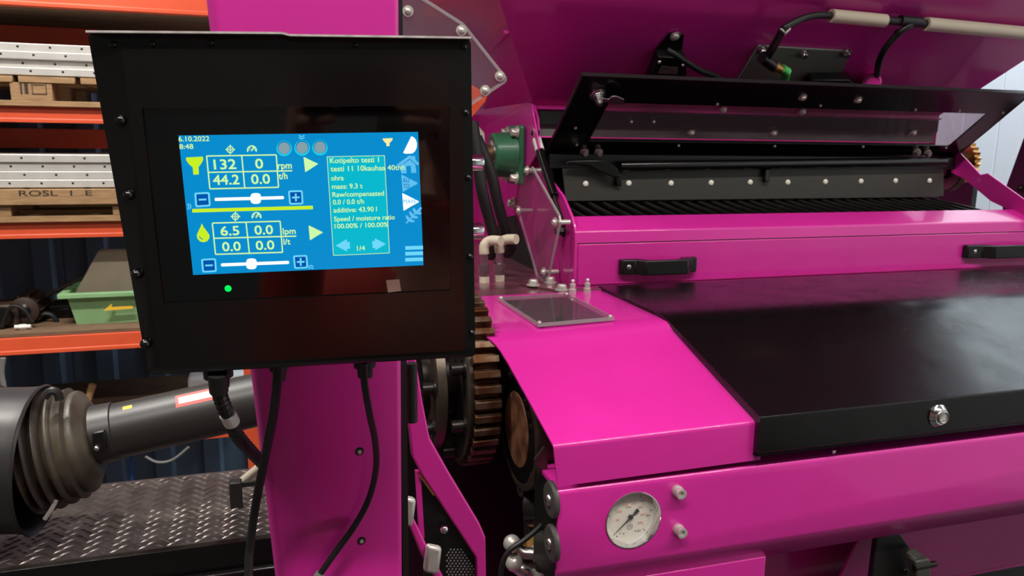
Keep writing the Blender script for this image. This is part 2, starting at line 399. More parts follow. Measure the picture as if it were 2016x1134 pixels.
for k in range(10): a = k * .628; b.obox(c0 + V((math.cos(a) * .062, .1, math.sin(a) * .062)), V((0, .08, 0)), V((math.cos(a), 0, math.sin(a))) * .006, V((-math.sin(a), 0, math.cos(a))) * .002)
b.build('cooling_fins', 'greasy_brown', mo)
m2 = thing('gear_pump', 'dark greasy pump lying left of the brown motor', 'pump', (C_(5, 630).x, CYf + .12, zs))
c1 = V((C_(2, 625).x, CYf + .1, zs + .05))
MB().obox(c1, (.055, 0, 0), (0, .07, 0), (0, 0, .05)).build('housing', 'greasy_brown', m2, bevel=.01)
MB().lathe(c1 + V((0, -.07, 0)), -Y, [(0, .04), (.03, .036), (.032, .015)], 20).build('cover', 'dark_steel', m2)
pf = thing('pipe_fitting', 'small white metal pipe fitting in front of the brown motor', 'fitting', (C_(50, 642).x, CYf - .03, zs))
c2 = V((C_(48, 643).x, CYf - .02, zs + .012))
MB().cyl(c2 - X * .03, c2 + X * .03, .009).build('body', 'bright_paint', pf); MB().lathe(c2, X, [(-.012, .012), (.012, .012)], 6).build('nut', 'bright_paint', pf)
tag(MB().tube([C_(4, 650, -.0) + V((0, 0, .012)), C_(20, 605), C_(45, 608), C_(66, 640) + V((0, 0, .012))], .008, 8).build('rubber_hose', 'black_rubber'), 'short black rubber hose looped over the brown motor', 'hose')
tag(MB().tube([C_(72, 630, .1), C_(86, 618, .1), C_(104, 622, .1), C_(112, 640, .1), C_(84, 648, .1), C_(74, 638, .1)], .011, 8).build('cable_coil', 'black_rubber'), 'small coil of black cable between motor and green crate', 'cable')
bx = thing('parts_box', 'low dark box lying against the green crate', 'box', (C_(104, 640).x, CYf + .25, zs))
MB().box((C_(80, 640).x, CYf + .17, zs), (C_(124, 640).x, CYf + .3, zs + .045)).build('base', 'dark_steel', bx, bevel=.004)
MB().box((C_(80, 640).x - .004, CYf + .166, zs + .045), (C_(124, 640).x + .004, CYf + .304, zs + .06)).build('lid', 'black_rubber', bx, bevel=.003)
tag(MB().tube([P(6, 705, y=RY - .05), P(3, 735, y=RY - .05), P(8, 770, y=RY - .05), P(6, 830, y=RY - .05), P(9, 1200, y=RY - .05)], .011, 8).build('hanging_rope', 'grey_plate'), 'grey rope hanging down from the fourth rack beam', 'rope')
tag(MB().tube([P(258, 900, y=RY + .3), P(259, 930, y=RY + .3), P(262, 990, y=RY + .3), P(263, 1010, y=RY + .3)], .0075, 8).build('blue_cord', 'blue_cord'), 'thin blue cord hanging behind the black drive shaft', 'cord')
tag(MB().tube([P(286, 899, y=RY - .02), P(310, 910, y=RY - .02), P(340, 905, y=RY - .02), P(372, 880, y=RY - .02)], .006, 8).build('wire_loop', 'grey_plate'), 'grey wire loop hanging from the lowest rack beam', 'wire')
tn = thing('plastic_canister', 'pale canister standing on the lowest shelf behind the drive shaft', 'canister', (P(440, 800, y=RY + .2).x, RY + .25, BE[4][0] + .018))
x0, x1 = P(372, 800, y=RY + .15).x, P(520, 800, y=RY + .15).x; zt_ = P(440, 738, y=RY + .15).z
MB().box((x0, RY + .15, BE[4][0] + .018), (x1, RY + .4, zt_)).build('body', 'white_wall', tn, bevel=.02, seg=3)
MB().cyl((x0 + .06, RY + .26, zt_), (x0 + .06, RY + .26, zt_ + .03), .025).build('cap', 'ink', tn)

# ================================================================== DRIVE SHAFT AND STEP PLATFORM (lower left)
SY = 1.15
sh = thing('drive_shaft', 'black plastic guarded drive shaft above the tread plate', 'drive shaft', P(250, 850, y=SY))
a0, a1 = P(196, 856, y=SY), P(640, 757, y=SY); ax = (a1 - a0).normalized(); rT = 50 * 1.19 / F
MB().lathe(a0, ax, [(0, rT * .98), (.02, rT), ((a1 - a0).length, rT)], 40).build('guard_tube', 'shaft_plastic', sh)
cl = P(205, 853, y=SY)
MB().lathe(cl - ax * .02, ax, [(0, rT * 1.02), (.002, rT * 1.07), (.036, rT * 1.05), (.037, rT * 1.0)], 40).build('collar', 'shaft_plastic', sh)
lg = P(196, 868, y=SY - .045)
lk = MB().obox(lg, ax * .008, (0, .004, 0), (0, 0, .014)).build('locking_tab', 'black_satin', sh, bevel=.002)
MB().sphere(lg + V((-.003, -.006, -.008)), .004).build('locking_pin', 'steel', lk)
bp = []
for t, r in ((0, .060), (.004, .083), (.009, .085), (.013, .07), (.018, .07), (.023, .085), (.027, .084), (.031, .069), (.036, .07), (.041, .084), (.045, .083), (.049, .069), (.054, .071), (.059, .081), (.064, .081), (.068, .074), (.078, .077), (.084, .078), (.089, .071), (.097, .072), (.102, .07), (.106, .059), (.112, .056), (.116, .046)): bp.append((t * .74, r * .98))
b0_ = P(55, 893, y=SY); bax = (P(196, 862, y=SY) - b0_).normalized()
MB().lathe(b0_, bax, bp, 44).build('bellows', 'bellows', sh, ang=70)
c0_ = P(-120, 905, y=SY); cax = (P(84, 897, y=SY) + V((0, -.012, 0)) - c0_).normalized(); LL = (P(84, 897, y=SY) - c0_).length
rc = .098
prof = [(0, rc * .93), (LL * .5, rc * .95), (LL * .52, rc * 1.0), (LL * .54, rc * .97), (LL * .9, rc * .985), (LL * .985, rc * 1.0), (LL, rc * 1.02), (LL + .003, rc * 1.0), (LL - .002, rc * .955), (LL * .7, rc * .91), (0.002, rc * .88)]
MB().lathe(c0_, cax, prof, 48).build('cone_guard', 'cone_plastic', sh)
hk = MB().tube([P(88, 782, y=SY - .05), P(98, 771, y=SY - .05), P(112, 772, y=SY - .05), P(117, 787, y=SY - .05)], .0055, 8).build('cone_hook', 'cone_plastic', sh)
MB().tube([P(110, 985, y=SY - .06), P(102, 1002, y=SY - .06), P(88, 1022, y=SY - .06)], .003, 8).build('retaining_wire', 'zinc', sh)
def strip_on_tube(t0, t1, th0, th1, m, nm, label=None, lift=1.004):
    b = MB(); d, aa, bb = frame(ax); n = 6; vs = []
    fw = (aa - ax * aa.dot(ax)).normalized()
    up = (Z - ax * Z.dot(ax)).normalized(); sd = (V((0, -1, 0)) - ax * V((0, -1, 0)).dot(ax)); sd = (sd - up * sd.dot(up)).normalized()
    for t in (t0, t1):
        for k in range(n + 1):
            th = math.radians(th0 + (th1 - th0) * k / n); vs.append(a0 + ax * t + (up * math.cos(th) + sd * math.sin(th)) * rT * lift)
    b.add(vs, [(k, k + 1, n + 2 + k, n + 1 + k) for k in range(n)]); return b.build(nm, m, sh, label=label)
strip_on_tube(.108, .163, 22, 52, 'pink_sticker', 'warning_sticker', 'red and white warning sticker')
strip_on_tube(.112, .159, 29, 45, 'white_label', 'sticker_panel', None, 1.006)
strip_on_tube(.040, .052, 20, 30, 'yellow', 'sticker_dash', None)
q = P(183, 757, y=RY + .15); q0 = P(170, 806, y=RY + .15)
tag(MB().tube([V((q0.x - .02, q0.y, BE[4][0] + .018)), q0, P(176, 778, y=RY + .15), q], .016, 8).build('tan_handle', 'tan_grip'), 'tan wooden handle standing up behind the shaft bellows', 'handle')
ZP = P(0, 1119, y=1.1).z
pf_ = thing('step_platform', 'dark tread plate step platform under the drive shaft', 'platform', (-.3, 1.2, FLOOR))
plx0, plx1, py0, py1 = -.75, .06, 1.1, 1.345
MB().box((plx0, py0, ZP - .005), (plx1, py1, ZP)).build('tread_plate', 'tread', pf_)
b = MB(); k = 0
yy = py0 + .008
row = 0
while yy < py1 - .006:
    xx = plx0 + .01 + (row % 2) * .009
    while xx < plx1 - .01:
        sgn = 1 if ((row + int((xx - plx0) / .018)) % 2) else -1
        d = V((.0066, .0042 * sgn, 0)); w_ = V((-d.y, d.x, 0)).normalized() * .0019; c = V((xx, yy, ZP))
        b.add([c - d, c + w_, c + d, c - w_, c - d * .35 + Z * .0016, c + d * .35 + Z * .0016], [(0, 1, 4), (1, 5, 4), (1, 2, 5), (2, 3, 5), (3, 4, 5), (3, 0, 4)])
        xx += .018
    yy += .0095; row += 1
b.build('tread_pattern', 'tread_bead', pf_, kind='stuff', label='raised bright tread bars on the plate')
MB().box((plx0, py0 + .0, ZP - .045), (plx1, py0 + .006, ZP - .005)).build('front_rail', 'black_gloss', pf_, bevel=.002)
MB().box((plx0, py0 - .012, ZP - .085), (plx1 + .02, py0 + .05, ZP - .045)).build('lower_rail', 'black_gloss', pf_, bevel=.004)
for lx in (plx0 + .05, plx1 - .06):
    MB().box((lx, py0 + .05, FLOOR), (lx + .05, py0 + .1, ZP - .045)).build('leg', 'black_satin', pf_)
    MB().box((lx, py0 + .05, ZP - .045), (lx + .05, py1, ZP - .005)).build('cross_bar', 'black_satin', pf_)
q = P(466, 998, z=ZP)
bs = thing('buffer_stop', 'black rubber buffer block standing on the tread plate', 'buffer', q)
MB().box((q.x - .009, q.y - .006, ZP), (q.x + .009, q.y + .012, ZP + .042)).build('block', 'black_rubber', bs, bevel=.002)
MB().box((q.x + .009, q.y + .002, ZP + .03), (q.x + .06, q.y + .006, ZP + .037)).build('arm', 'black_rubber', bs)
tag(MB().cyl(P(478, 948, y=q.y + .03), P(530, 905, y=q.y + .03), .0075).build('pale_pipe', 'beige_pvc'), 'pale plastic pipe end behind the black buffer block', 'pipe')

# ================================================================== TERMINAL POST
CYP = .66
po = thing('terminal_post', 'magenta steel post carrying the control terminal', 'post', (.04, CYP + .05, FLOOR))
tl, tr, br, bl = [P(*p, y=CYP) for p in ((405, 0), (787, 0), (793, 1134), (541, 1134))]
def col_at(z, left):
    z = max(z, 1.1); a, c = (tl, bl) if left else (tr, br); t = (z - a.z) / (c.z - a.z); return a.x + (c.x - a.x) * t
r_ = .009
def sec(z, dpt=.09):
    l, r = col_at(z, True), col_at(z, False); pts = []
    for cx_, cy_, a0_ in ((l + r_, CYP + r_, 180), (r - r_ * .6, CYP + r_ * .6, 270), (r - r_ * .6, CYP + dpt - r_, 0), (l + r_, CYP + dpt - r_, 90)):
        rr = r_ if a0_ == 180 else r_ * .6 if a0_ == 270 else r_ * .6
        for k in range(5): a = math.radians(a0_ + k * 22.5); pts.append(V((cx_ + rr * math.cos(a), cy_ + rr * math.sin(a), z)))
    return pts
b = MB(); S_ = [sec(z_) for z_ in (FLOOR, 1.1, 2.3)]; n = len(S_[0])
b.add([p for q in S_ for p in q], [tuple(range(n))[::-1], tuple(range(2 * n, 3 * n))] + [(m_ * n + i, m_ * n + (i + 1) % n, m_ * n + n + (i + 1) % n, m_ * n + n + i) for m_ in (0, 1) for i in range(n)])
b.build('post_tube', 'paint', po)
for u, v in ((708, 888), (712, 1064)):
    c = P(u, v, y=CYP)
    h_ = MB().lathe(c + V((0, -.0006, 0)), Y, [(0, .0036), (.0008, .0036)], 20).build('bolt_hole', 'hole_dark', po)
    MB().lathe(c + V((0, -.0011, -.0006)), Y, [(0, .0019), (.0006, .0019)], 10).build('bolt_end', 'zinc', h_)
MB().box((col_at(1.6, False) + .0005, CYP + .02, FLOOR), (col_at(1.6, False) + .006, CYP + .06, 2.3)).build('edge_strip', 'black_rubber', po, label='black rubber strip along the right side')
MB().cyl(P(810, 715, y=.74), P(811, 830, y=.74), .0058).build('cable_duct', 'black_cable', po)

# ================================================================== CONTROL TERMINAL
TN = V((.125, .99, .05)).normalized()         # points away from the viewer
T0 = CAM + ray(590, 400) * .505
TP = (T0, TN)
def T(u, v, off=0): return P(u, v, pl=TP, off=off)
TU = (T(822, 261) - T(350, 268)).normalized(); TV = (T(350, 268) - T(380, 542)); TV = (TV - TU * TV.dot(TU)).normalized()
ct = thing('control_terminal', 'black control terminal with lit blue touchscreen on the magenta post', 'terminal', T(590, 735, .04))
def rounded(c4, r, k=4, off=0):
    pts = [T(*p, off) for p in c4]; out = []; n = len(pts)
    for i in range(n):
        p, a, c = pts[i], pts[i - 1], pts[(i + 1) % n]
        d1, d2 = (a - p).normalized() * r, (c - p).normalized() * r
        for j in range(k + 1):
            t = j / k; out.append(p + d1 * (1 - t) ** 2 + d2 * t ** 2)
    return out
OUT = ((172, 64), (927, 76), (936, 702), (292, 738)); MID = ((240, 96), (910, 98), (916, 690), (312, 722)); GL = ((279, 213), (885, 208), (887, 572), (321, 598))
MB().ring(rounded(MID, .003, off=.0015), rounded(GL, .0008, off=.0015), TN * .006).build('front_plate', 'black_gloss', ct)
b = MB(); o_, i_, k_ = rounded(OUT, .004, off=.0034), rounded(MID, .003, off=.0015), rounded(OUT, .004, off=.008); n = len(o_)
b.add(o_ + i_ + k_, [(k, (k + 1) % n, n + (k + 1) % n, n + k) for k in range(n)] + [((k + 1) % n, k, 2 * n + k, 2 * n + (k + 1) % n) for k in range(n)]).build('rim_flange', 'black_gloss', ct, ang=60)
IN = ((178, 70), (921, 81), (930, 697), (297, 732))
MB().prism(rounded(IN, .006, off=.008), TN * .06).build('housing', 'black_satin', ct, bevel=.003)
# top lip: worn edge, with the light it catches put into its colour
tp0, tp1, tp2 = T(174, 63, .001), T(556, 66, .001), T(926, 75, .001); tm = T(572, 70, .001)
b = MB()
for p, q in ((tp0, tp1), (tp1, tm), (tm, tp2)): b.bar(p + TN * .01, q + TN * .01, .03, .0012, TV)
b.build('top_lip', 'worn_lit_edge', ct, label='pale worn top edge with painted in highlight')
MB().prism(rounded(((277, 211), (887, 206), (889, 574), (319, 600)), .0005, off=.0035), TN * .003).build('glass_panel', 'glass_panel', ct)
for u, v in ((237, 237), (252, 384), (268, 540), (286, 677), (913, 92), (917, 222), (922, 350), (925, 505), (929, 655), (223, 88), (415, 84), (300, 86), (700, 88)):
    MB().sphere(T(u, v, .002), .0034 if u < 290 and v > 200 else .0022, axis=TN).build('weld_stud', 'black_gloss', ct)
MB().prism([T(u, v, .0029) for u, v in ((760, 552), (786, 550), (790, 573), (764, 576))], TN * .0004).build('foil_sticker', 'silver_sticker', ct)
MB().lathe(T(449, 568, .0032), -TN, [(0, .0021), (.0006, .0018), (.001, .0003)], 16).build('status_light', 'led_green', ct, label='small green glowing status light')
for u, v, r, m in ((430, 736, .0075, 'black_rubber'), (549, 722, .005, 'black_rubber'), (718, 716, .006, 'black_rubber')):
    MB().lathe(T(u, v, .035) + TV * .004, -TV, [(0, r * 1.35), (.006, r * 1.35), (.007, r), (.014, r * .9)], 14).build('cable_gland', m, ct)
MB().obox(T(600, 420, .09), TU * .05, TV * .07, TN * .022).build('post_bracket', 'black_satin', ct)
# --- display content
DO = .0031
def D(x, y, off=DO): return T(330 + x / 3.544, 240 + y / 3.544, off)
KS = .505 / F / 3.544                          # metres for one zoomed pixel
dp = MB().prism([D(*p) for p in ((75, 95), (1747, 70), (1785, 1000), (178, 1068))], TN * .0004).build('display', 'scr_bg', ct, label='glowing blue touchscreen picture')
DU, DV = (D(1747, 70) - D(75, 95)).normalized(), TV
LAY = [0]
def L_(): LAY[0] += 1; return DO - .00004 - .000012 * (LAY[0] % 20)
def dpoly(pts, m, name='screen_icon', off=None):
    o = L_() if off is None else off
    n = len(pts); return MB().add([D(x, y, o) for x, y in pts], [tuple(range(n))]).build(name, m, dp)
def dline(p, q, w, m, name='screen_line', off=None):
    dx, dy = q[0] - p[0], q[1] - p[1]; l = math.hypot(dx, dy); nx, ny = -dy / l * w / 2, dx / l * w / 2
    return [(p[0] + nx, p[1] + ny), (q[0] + nx, q[1] + ny), (q[0] - nx, q[1] - ny), (p[0] - nx, p[1] - ny)]
def dlines(segs, w, m, name):
    b = MB(); o = L_()
    for p, q in segs: b.add([D(x, y, o) for x, y in dline(p, q, w, m)], [(0, 1, 2, 3)])
    return b.build(name, m, dp)
def circ(x, y, r, n=24, a0=0, a1=360): return [(x + r * math.cos(math.radians(a0 + (a1 - a0) * k / n)), y + r * math.sin(math.radians(a0 + (a1 - a0) * k / n))) for k in range(n)]
def dtext(s, x, y, cap, m='scr_text', x2=None, bold=1.2):
    wd = (D(x2, y) - D(x, y)).length if x2 else None
    return text(s, D(x, y), DU, DV, cap * KS, m, dp, width=wd, name='screen_text', lift=.00024, bold=bold * KS)
def rrect(c4, r=12):
    out = []
    for i in range(4):
        p, a, c = c4[i], c4[i - 1], c4[(i + 1) % 4]
        la, lc = math.hypot(a[0] - p[0], a[1] - p[1]), math.hypot(c[0] - p[0], c[1] - p[1])
        for j in range(4):
            t = j / 3; wa, wc = (1 - t) ** 2 * r / la, t * t * r / lc
            out.append((p[0] + (a[0] - p[0]) * wa + (c[0] - p[0]) * wc, p[1] + (a[1] - p[1]) * wa + (c[1] - p[1]) * wc))
    return out
dtext('6.10.2022', 78, 137, 33, x2=292); dtext('8:48', 84, 190, 33, x2=180)
def target(x, y):
    b = MB(); o = L_(); a, c = circ(x, y, 25), circ(x, y, 18)
    n = 24; b.add([D(*p, o) for p in a + c], [(i, (i + 1) % n, n + (i + 1) % n, n + i) for i in range(n)])
    a, c = circ(x, y, 10), circ(x, y, 4); b.add([D(*p, o) for p in a + c], [(i, (i + 1) % n, n + (i + 1) % n, n + i) for i in range(n)])
    for p, q in (((x - 33, y), (x - 12, y)), ((x + 12, y), (x + 33, y)), ((x, y - 33), (x, y - 12)), ((x, y + 12), (x, y + 33))):
        b.add([D(*k, o) for k in dline(p, q, 8, 0)], [(0, 1, 2, 3)])
    b.build('target_icon', 'scr_pale', dp)
def dial_icon(x, y):
    b = MB(); o = L_(); a = circ(x, y + 8, 35, 20, 160, 390); c = circ(x, y + 8, 26, 20, 160, 390)
    b.add([D(*p, o) for p in a + c], [(i, i + 1, 21 + i, 20 + i) for i in range(19)])
    for an in (190, 225, 315, 350):
        ca, sa = math.cos(math.radians(an)), math.sin(math.radians(an))
        b.add([D(*k, o) for k in dline((x + 16 * ca, y + 8 + 16 * sa), (x + 28 * ca, y + 8 + 28 * sa), 6, 0)], [(0, 1, 2, 3)])
    b.add([D(*k, o) for k in dline((x - 4, y + 14), (x + 12, y - 16), 9, 0)], [(0, 1, 2, 3)])
    b.build('dial_icon', 'scr_pale', dp)
target(437, 193); dial_icon(588, 190); target(473, 660); dial_icon(620, 655)
def chev(x, y, s, horiz, m='scr_light'):
    sg = []
    for k in (0, 1):
        if horiz: sg += [((x - 9 + k * 15, y - s), (x + k * 15, y)), ((x + k * 15, y), (x - 9 + k * 15, y + s))]
        else:
            dd = s * .5 if horiz is False else -s * .5
            sg += [((x - s, y - 9 + k * 15), (x, y - 9 + k * 15 + dd)), ((x, y - 9 + k * 15 + dd), (x + s, y - 9 + k * 15))]
    dlines(sg, 6, m, 'chevron_icon')
chev(935, 103, 20, False); chev(148, 590, 20, True); chev(1000, 1018, 18, None)
for x, y in ((813, 183), (939, 180), (1063, 178)):
    dpoly(circ(x, y + 2, 54, 28), 'scr_cyan', 'status_ring', DO - .00005); dpoly(circ(x, y - 3, 46, 28), 'scr_dark', 'status_ring', DO - .00007); dpoly(circ(x, y, 41, 28), 'scr_grey', 'status_dot', DO - .0001)
dpoly([(130, 248), (245, 242), (249, 262), (238, 286), (216, 315), (218, 366), (180, 369), (175, 318), (148, 294), (128, 265)], 'scr_lime', 'funnel_icon')
def table(c, vl, hl):
    dlines([(c[0], c[1]), (c[1], c[2]), (c[2], c[3]), (c[3], c[0]), vl, hl], 9, 'scr_text', 'value_table')
table(((272, 238), (758, 230), (774, 456), (295, 467)), ((517, 235), (538, 460)), ((285, 352), (870, 341)))
table(((312, 706), (785, 693), (802, 910), (334, 924)), ((547, 700), (570, 914)), ((325, 812), (898, 797)))
for s, x, y, x2 in (('132', 325, 332, 478), ('0', 614, 326, 666), ('44.2', 320, 440, 500), ('0.0', 586, 434, 714)): dtext(s, x, y, 66, x2=x2, bold=3)
for s, x, y, x2 in (('6.5', 372, 794, 500), ('0.0', 609, 787, 735), ('0.0', 384, 903, 510), ('0.0', 618, 894, 744)): dtext(s, x, y, 64, x2=x2, bold=3)
dtext('rpm', 770, 328, 46, x2=866, bold=2); dtext('t/h', 776, 400, 44, x2=836, bold=2); dtext('lpm', 805, 785, 44, x2=893, bold=2); dtext('l/t', 810, 856, 42, x2=856, bold=2)
dpoly(rrect([(948, 243), (960, 352), (1048, 295), (1047, 292)], 6), 'scr_pale', 'play_icon'); dpoly(rrect([(983, 721), (993, 827), (1081, 771), (1080, 768)], 6), 'scr_pale', 'play_icon')
def sbox(c4, plus):
    dpoly(rrect(c4, 14), 'scr_light', 'button_frame', DO - .00005)
    cx_, cy_ = sum(p[0] for p in c4) / 4, sum(p[1] for p in c4) / 4
    dpoly(rrect([(cx_ + (p[0] - cx_) * .76, cy_ + (p[1] - cy_) * .76) for p in c4], 6), 'scr_box', 'button_face', DO - .00008)
    sg = [((cx_ - 27, cy_ + 1), (cx_ + 27, cy_ - 1))]
    if plus: sg.append(((cx_ - 1, cy_ - 27), (cx_ + 1, cy_ + 27)))
    b = MB()
    for p, q in sg: b.add([D(*k, DO - .00012) for k in dline(p, q, 12, 0)], [(0, 1, 2, 3)])
    b.build('button_sign', 'scr_light', dp)
sbox([(186, 494), (293, 489), (301, 589), (194, 596)], False); sbox([(840, 479), (942, 476), (948, 575), (849, 578)], True)
sbox([(233, 956), (337, 951), (344, 1046), (242, 1052)], False); sbox([(874, 932), (974, 928), (981, 1021), (884, 1026)], True)
for p, q, k in (((328, 541), (812, 528), (615, 534)), ((372, 998), (848, 980), (585, 990))):
    pts = dline(p, q, 22, 0); dpoly(rrect(pts, 10), 'scr_white', 'slider_track', DO - .00006)
    dpoly(rrect([(k[0] - 37, k[1] - 37), (k[0] + 37, k[1] - 38), (k[0] + 37, k[1] + 38), (k[0] - 37, k[1] + 38)], 28), 'scr_white', 'slider_knob', DO - .0001)
dpoly(dline((172, 620), (1014, 597), 25, 0), 'scr_lime', 'divider_bar')
dpoly([(238, 708), (254, 738), (278, 768), (292, 790), (291, 812), (276, 832), (252, 840), (226, 834), (208, 814), (203, 790), (214, 764), (230, 732)], 'scr_lime', 'drop_icon', DO - .00005)
dlines([((222, 798), (230, 812)), ((230, 812), (248, 818))], 6, 'scr_dark', 'drop_icon')
c4 = [(1112, 243), (1513, 235), (1548, 915), (1157, 932)]
dpoly(c4, 'scr_panel', 'info_panel', DO - .00003); dlines([(c4[i], c4[(i + 1) % 4]) for i in range(4)], 4, 'scr_pale', 'panel_border')
for s, x, y, x2, cp in (('Kotipelto testi 1', 1133, 288, 1474, 36), ('testi 11 10kauhaa 40tnh', 1138, 346, 1655, 36), ('ohra', 1142, 409, 1228, 34), ('mass: 9.3 t', 1147, 468, 1360, 34), ('Raw/compensated', 1151, 524, 1510, 34),
                        ('0.0 / 0.0 t/h', 1154, 577, 1370, 34), ('additive: 43.90 l', 1158, 633, 1460, 34), ('Speed / moisture ratio', 1162, 694, 1585, 34), ('100.00% / 100.00%', 1166, 744, 1540, 33), ('1/4', 1322, 898, 1377, 34)):
    dtext(s, x, y, cp, x2=x2)
dpoly([(1172, 864), (1250, 818), (1250, 838), (1270, 837), (1272, 884), (1252, 886), (1253, 904)], 'scr_light', 'arrow_icon')
dpoly([(1523, 852), (1446, 812), (1446, 830), (1427, 832), (1430, 880), (1448, 880), (1449, 895)], 'scr_light', 'arrow_icon')
dpoly([(1500, 116), (1571, 113), (1566, 130), (1548, 148), (1549, 168), (1527, 170), (1525, 150), (1506, 132)], 'scr_cream', 'funnel_icon')
dpoly([(1700, 100), (1716, 106), (1732, 124), (1740, 150), (1738, 180), (1727, 204), (1708, 220), (1660, 222), (1643, 216)], 'scr_white', 'gauge_icon')
dpoly([(1596, 300), (1690, 232), (1755, 290), (1745, 304), (1690, 256), (1608, 314)], 'scr_blue', 'house_icon'); dpoly([(1700, 240), (1725, 236), (1730, 268), (1702, 250)], 'scr_blue', 'house_icon')
dpoly([(1618, 312), (1690, 264), (1728, 296), (1735, 355), (1700, 357), (1697, 306), (1664, 308), (1668, 358), (1632, 360)], 'scr_blue', 'house_icon')
dpoly(rrect([(1630, 366), (1743, 424), (1743, 428), (1640, 490)], 8), 'scr_blue', 'auto_icon', DO - .00005); dtext('AU', 1640, 423, 32, 'scr_dark', 1686, .5); dtext('TO', 1645, 464, 32, 'scr_dark', 1688, .5)
dpoly(rrect([(1636, 495), (1751, 553), (1751, 557), (1646, 622)], 8), 'scr_white', 'manual_icon', DO - .00005); dtext('MAN', 1645, 570, 30, 'scr_blue', 1727, .5)
b = MB(); o = L_()
b.add([D(*k, o) for k in dline((1664, 708), (1745, 618), 10, 0)], [(0, 1, 2, 3)])
for x, y, an in ((1676, 672, 60), (1700, 645, 60), (1724, 622, 62), (1700, 690, 10), (1724, 664, 10), (1748, 636, 8), (1756, 614, -50)):
    ca, sa = math.cos(math.radians(an)), math.sin(math.radians(an)); e = []
    for k in range(12): a = k * math.pi / 6; ex, ey = 24 * math.cos(a), 10 * math.sin(a); e.append((x + ex * ca - ey * sa, y + ex * sa + ey * ca))
    b.add([D(*p, o) for p in e], [tuple(range(12))])
b.build('grain_icon', 'scr_blue', dp)
for y in (880, 920, 962): dpoly(dline((1658, y + 0), (1782, y - 4), 25, 0), 'scr_light', 'menu_bar')

# cables below the terminal
cc = thing('corrugated_conduit', 'ribbed black conduit with a white tag below the terminal', 'conduit', T(430, 760, .03))
pts = [P(430, 742, y=.545), P(431, 770, y=.55), P(444, 808, y=.56), P(466, 855, y=.585), P(490, 884, y=.63), P(508, 903, y=.68), P(524, 922, y=.75)]
MB().tube(pts, .0054, 12, sub=9, ribs=.72).build('ribbed_tube', 'black_cable', cc, ang=20)
MB().cyl(P(428, 735, y=.545), P(431, 770, y=.55), .0063).build('sleeve', 'black_rubber', cc)
lb = P(452, 823, y=.566); la = (P(462, 842, y=.572) - P(443, 805, y=.56)).normalized()
tb_ = MB().lathe(lb - la * .0055, la, [(0, .0057), (.011, .0057)], 18).build('cable_tag', 'white_label', cc, label='white printed cable tag')
su = RX - la * RX.dot(la); su.normalize()
for k, s in enumerate(('Pakaste', 'kytkin')):
    text(s, lb - RF * .0061 + la * (-.0042) + su * (.0016 - k * .0026), la, su, .0013, 'ink', tb_, width=.0085)
c1_ = thing('power_cable', 'plain black cable hanging straight down left over the post', 'cable', T(549, 735, .035))
MB().tube([P(549, 716, y=.545), P(545, 760, y=.55), P(538, 820, y=.57), P(522, 900, y=.60), P(505, 985, y=.625), P(493, 1070, y=.63), P(489, 1150, y=.625), P(488, 1500, y=.60)], .00345, 12).build('cable_run', 'black_cable', c1_)
c2_ = thing('signal_cable', 'thin black cable curving over the post from the right gland', 'cable', T(718, 735, .035))
MB().tube([P(717, 714, y=.545), P(718, 755, y=.55), P(728, 815, y=.57), P(739, 870, y=.60), P(740, 925, y=.625), P(725, 985, y=.645), P(695, 1040, y=.648), P(660, 1088, y=.648), P(632, 1128, y=.648), P(610, 1165, y=.648)], .0027, 12).build('cable_run', 'black_cable', c2_)
q = P(631, 1122, y=.648); MB().lathe(q - V((0, 0, .003)), V((-.5, 0, -.8)), [(0, .0042), (.004, .0046), (.005, .0036)], 8).build('cable_tie', 'grey_plate', c2_)

# ================================================================== MILL: FRONT BEAM
YFB = .95; XE = 2.45                          # front face of the beam, right end of the machine
fb = thing('front_apron', 'magenta front apron with pressure gauge hole under the hood', 'machine panel', (1.2, 1.0, FLOOR))
zt, zbend = P(1098, 965, y=YFB).z, P(1480, 1070, y=YFB).z
xa = .3695; rr = .008
prof = [(YFB + .09, zt), (YFB + rr, zt)] + [(YFB + rr - rr * math.sin(a), zt - rr + rr * math.cos(a)) for a in (.39, .785, 1.18)] + [(YFB, zt - rr), (YFB, zbend + .004), (YFB + .0012, zbend), (YFB + .024, zbend - .041), (YFB + .032, zbend - .044), (YFB + .032, zbend - .036), (YFB + .006, zbend + .006), (YFB + .006, zt - .01), (YFB + .09, zt - .006)]
MB().prism([(xa, y_, z_) for y_, z_ in prof], (XE - xa, 0, 0)).build('apron_sheet', 'paint', fb, ang=50)
cut = MB().cyl((P(1247, 1024, y=YFB).x, YFB - .05, P(1247, 1024, y=YFB).z), (P(1247, 1024, y=YFB).x, YFB + .03, P(1247, 1024, y=YFB).z), .0432, n=64).build('cutter', 'paint')
ap = bpy.data.objects['apron_sheet']; bo = ap.modifiers.new('hole', 'BOOLEAN'); bo.object = cut; bo.operation = 'DIFFERENCE'; bo.solver = 'EXACT'
dg = bpy.context.evaluated_depsgraph_get(); dg.update(); nm = bpy.data.meshes.new_from_object(ap.evaluated_get(dg)); ap.modifiers.clear(); ap.data = nm
bpy.data.objects.remove(cut)
for p in nm.polygons: p.use_smooth = True
nm.set_sharp_from_angle(angle=math.radians(50))
xk = P(1508, 1098, y=YFB + .024).x
MB().prism([(xa, YFB + .0025, zbend - .003), (xk, YFB + .0025, zbend - .003), (xk, YFB + .03, zbend - .05), (xk, YFB + .03, FLOOR), (xa, YFB + .03, FLOOR), (xa, YFB + .03, zbend - .05)][0:0] or
           [(xa, YFB + .0235, zbend - .041), (xa, YFB + .026, FLOOR), (xa, YFB + .036, FLOOR), (xa, YFB + .0335, zbend - .041)], (xk - xa, 0, 0)).build('leg_sheet', 'paint', fb, bevel=.002)
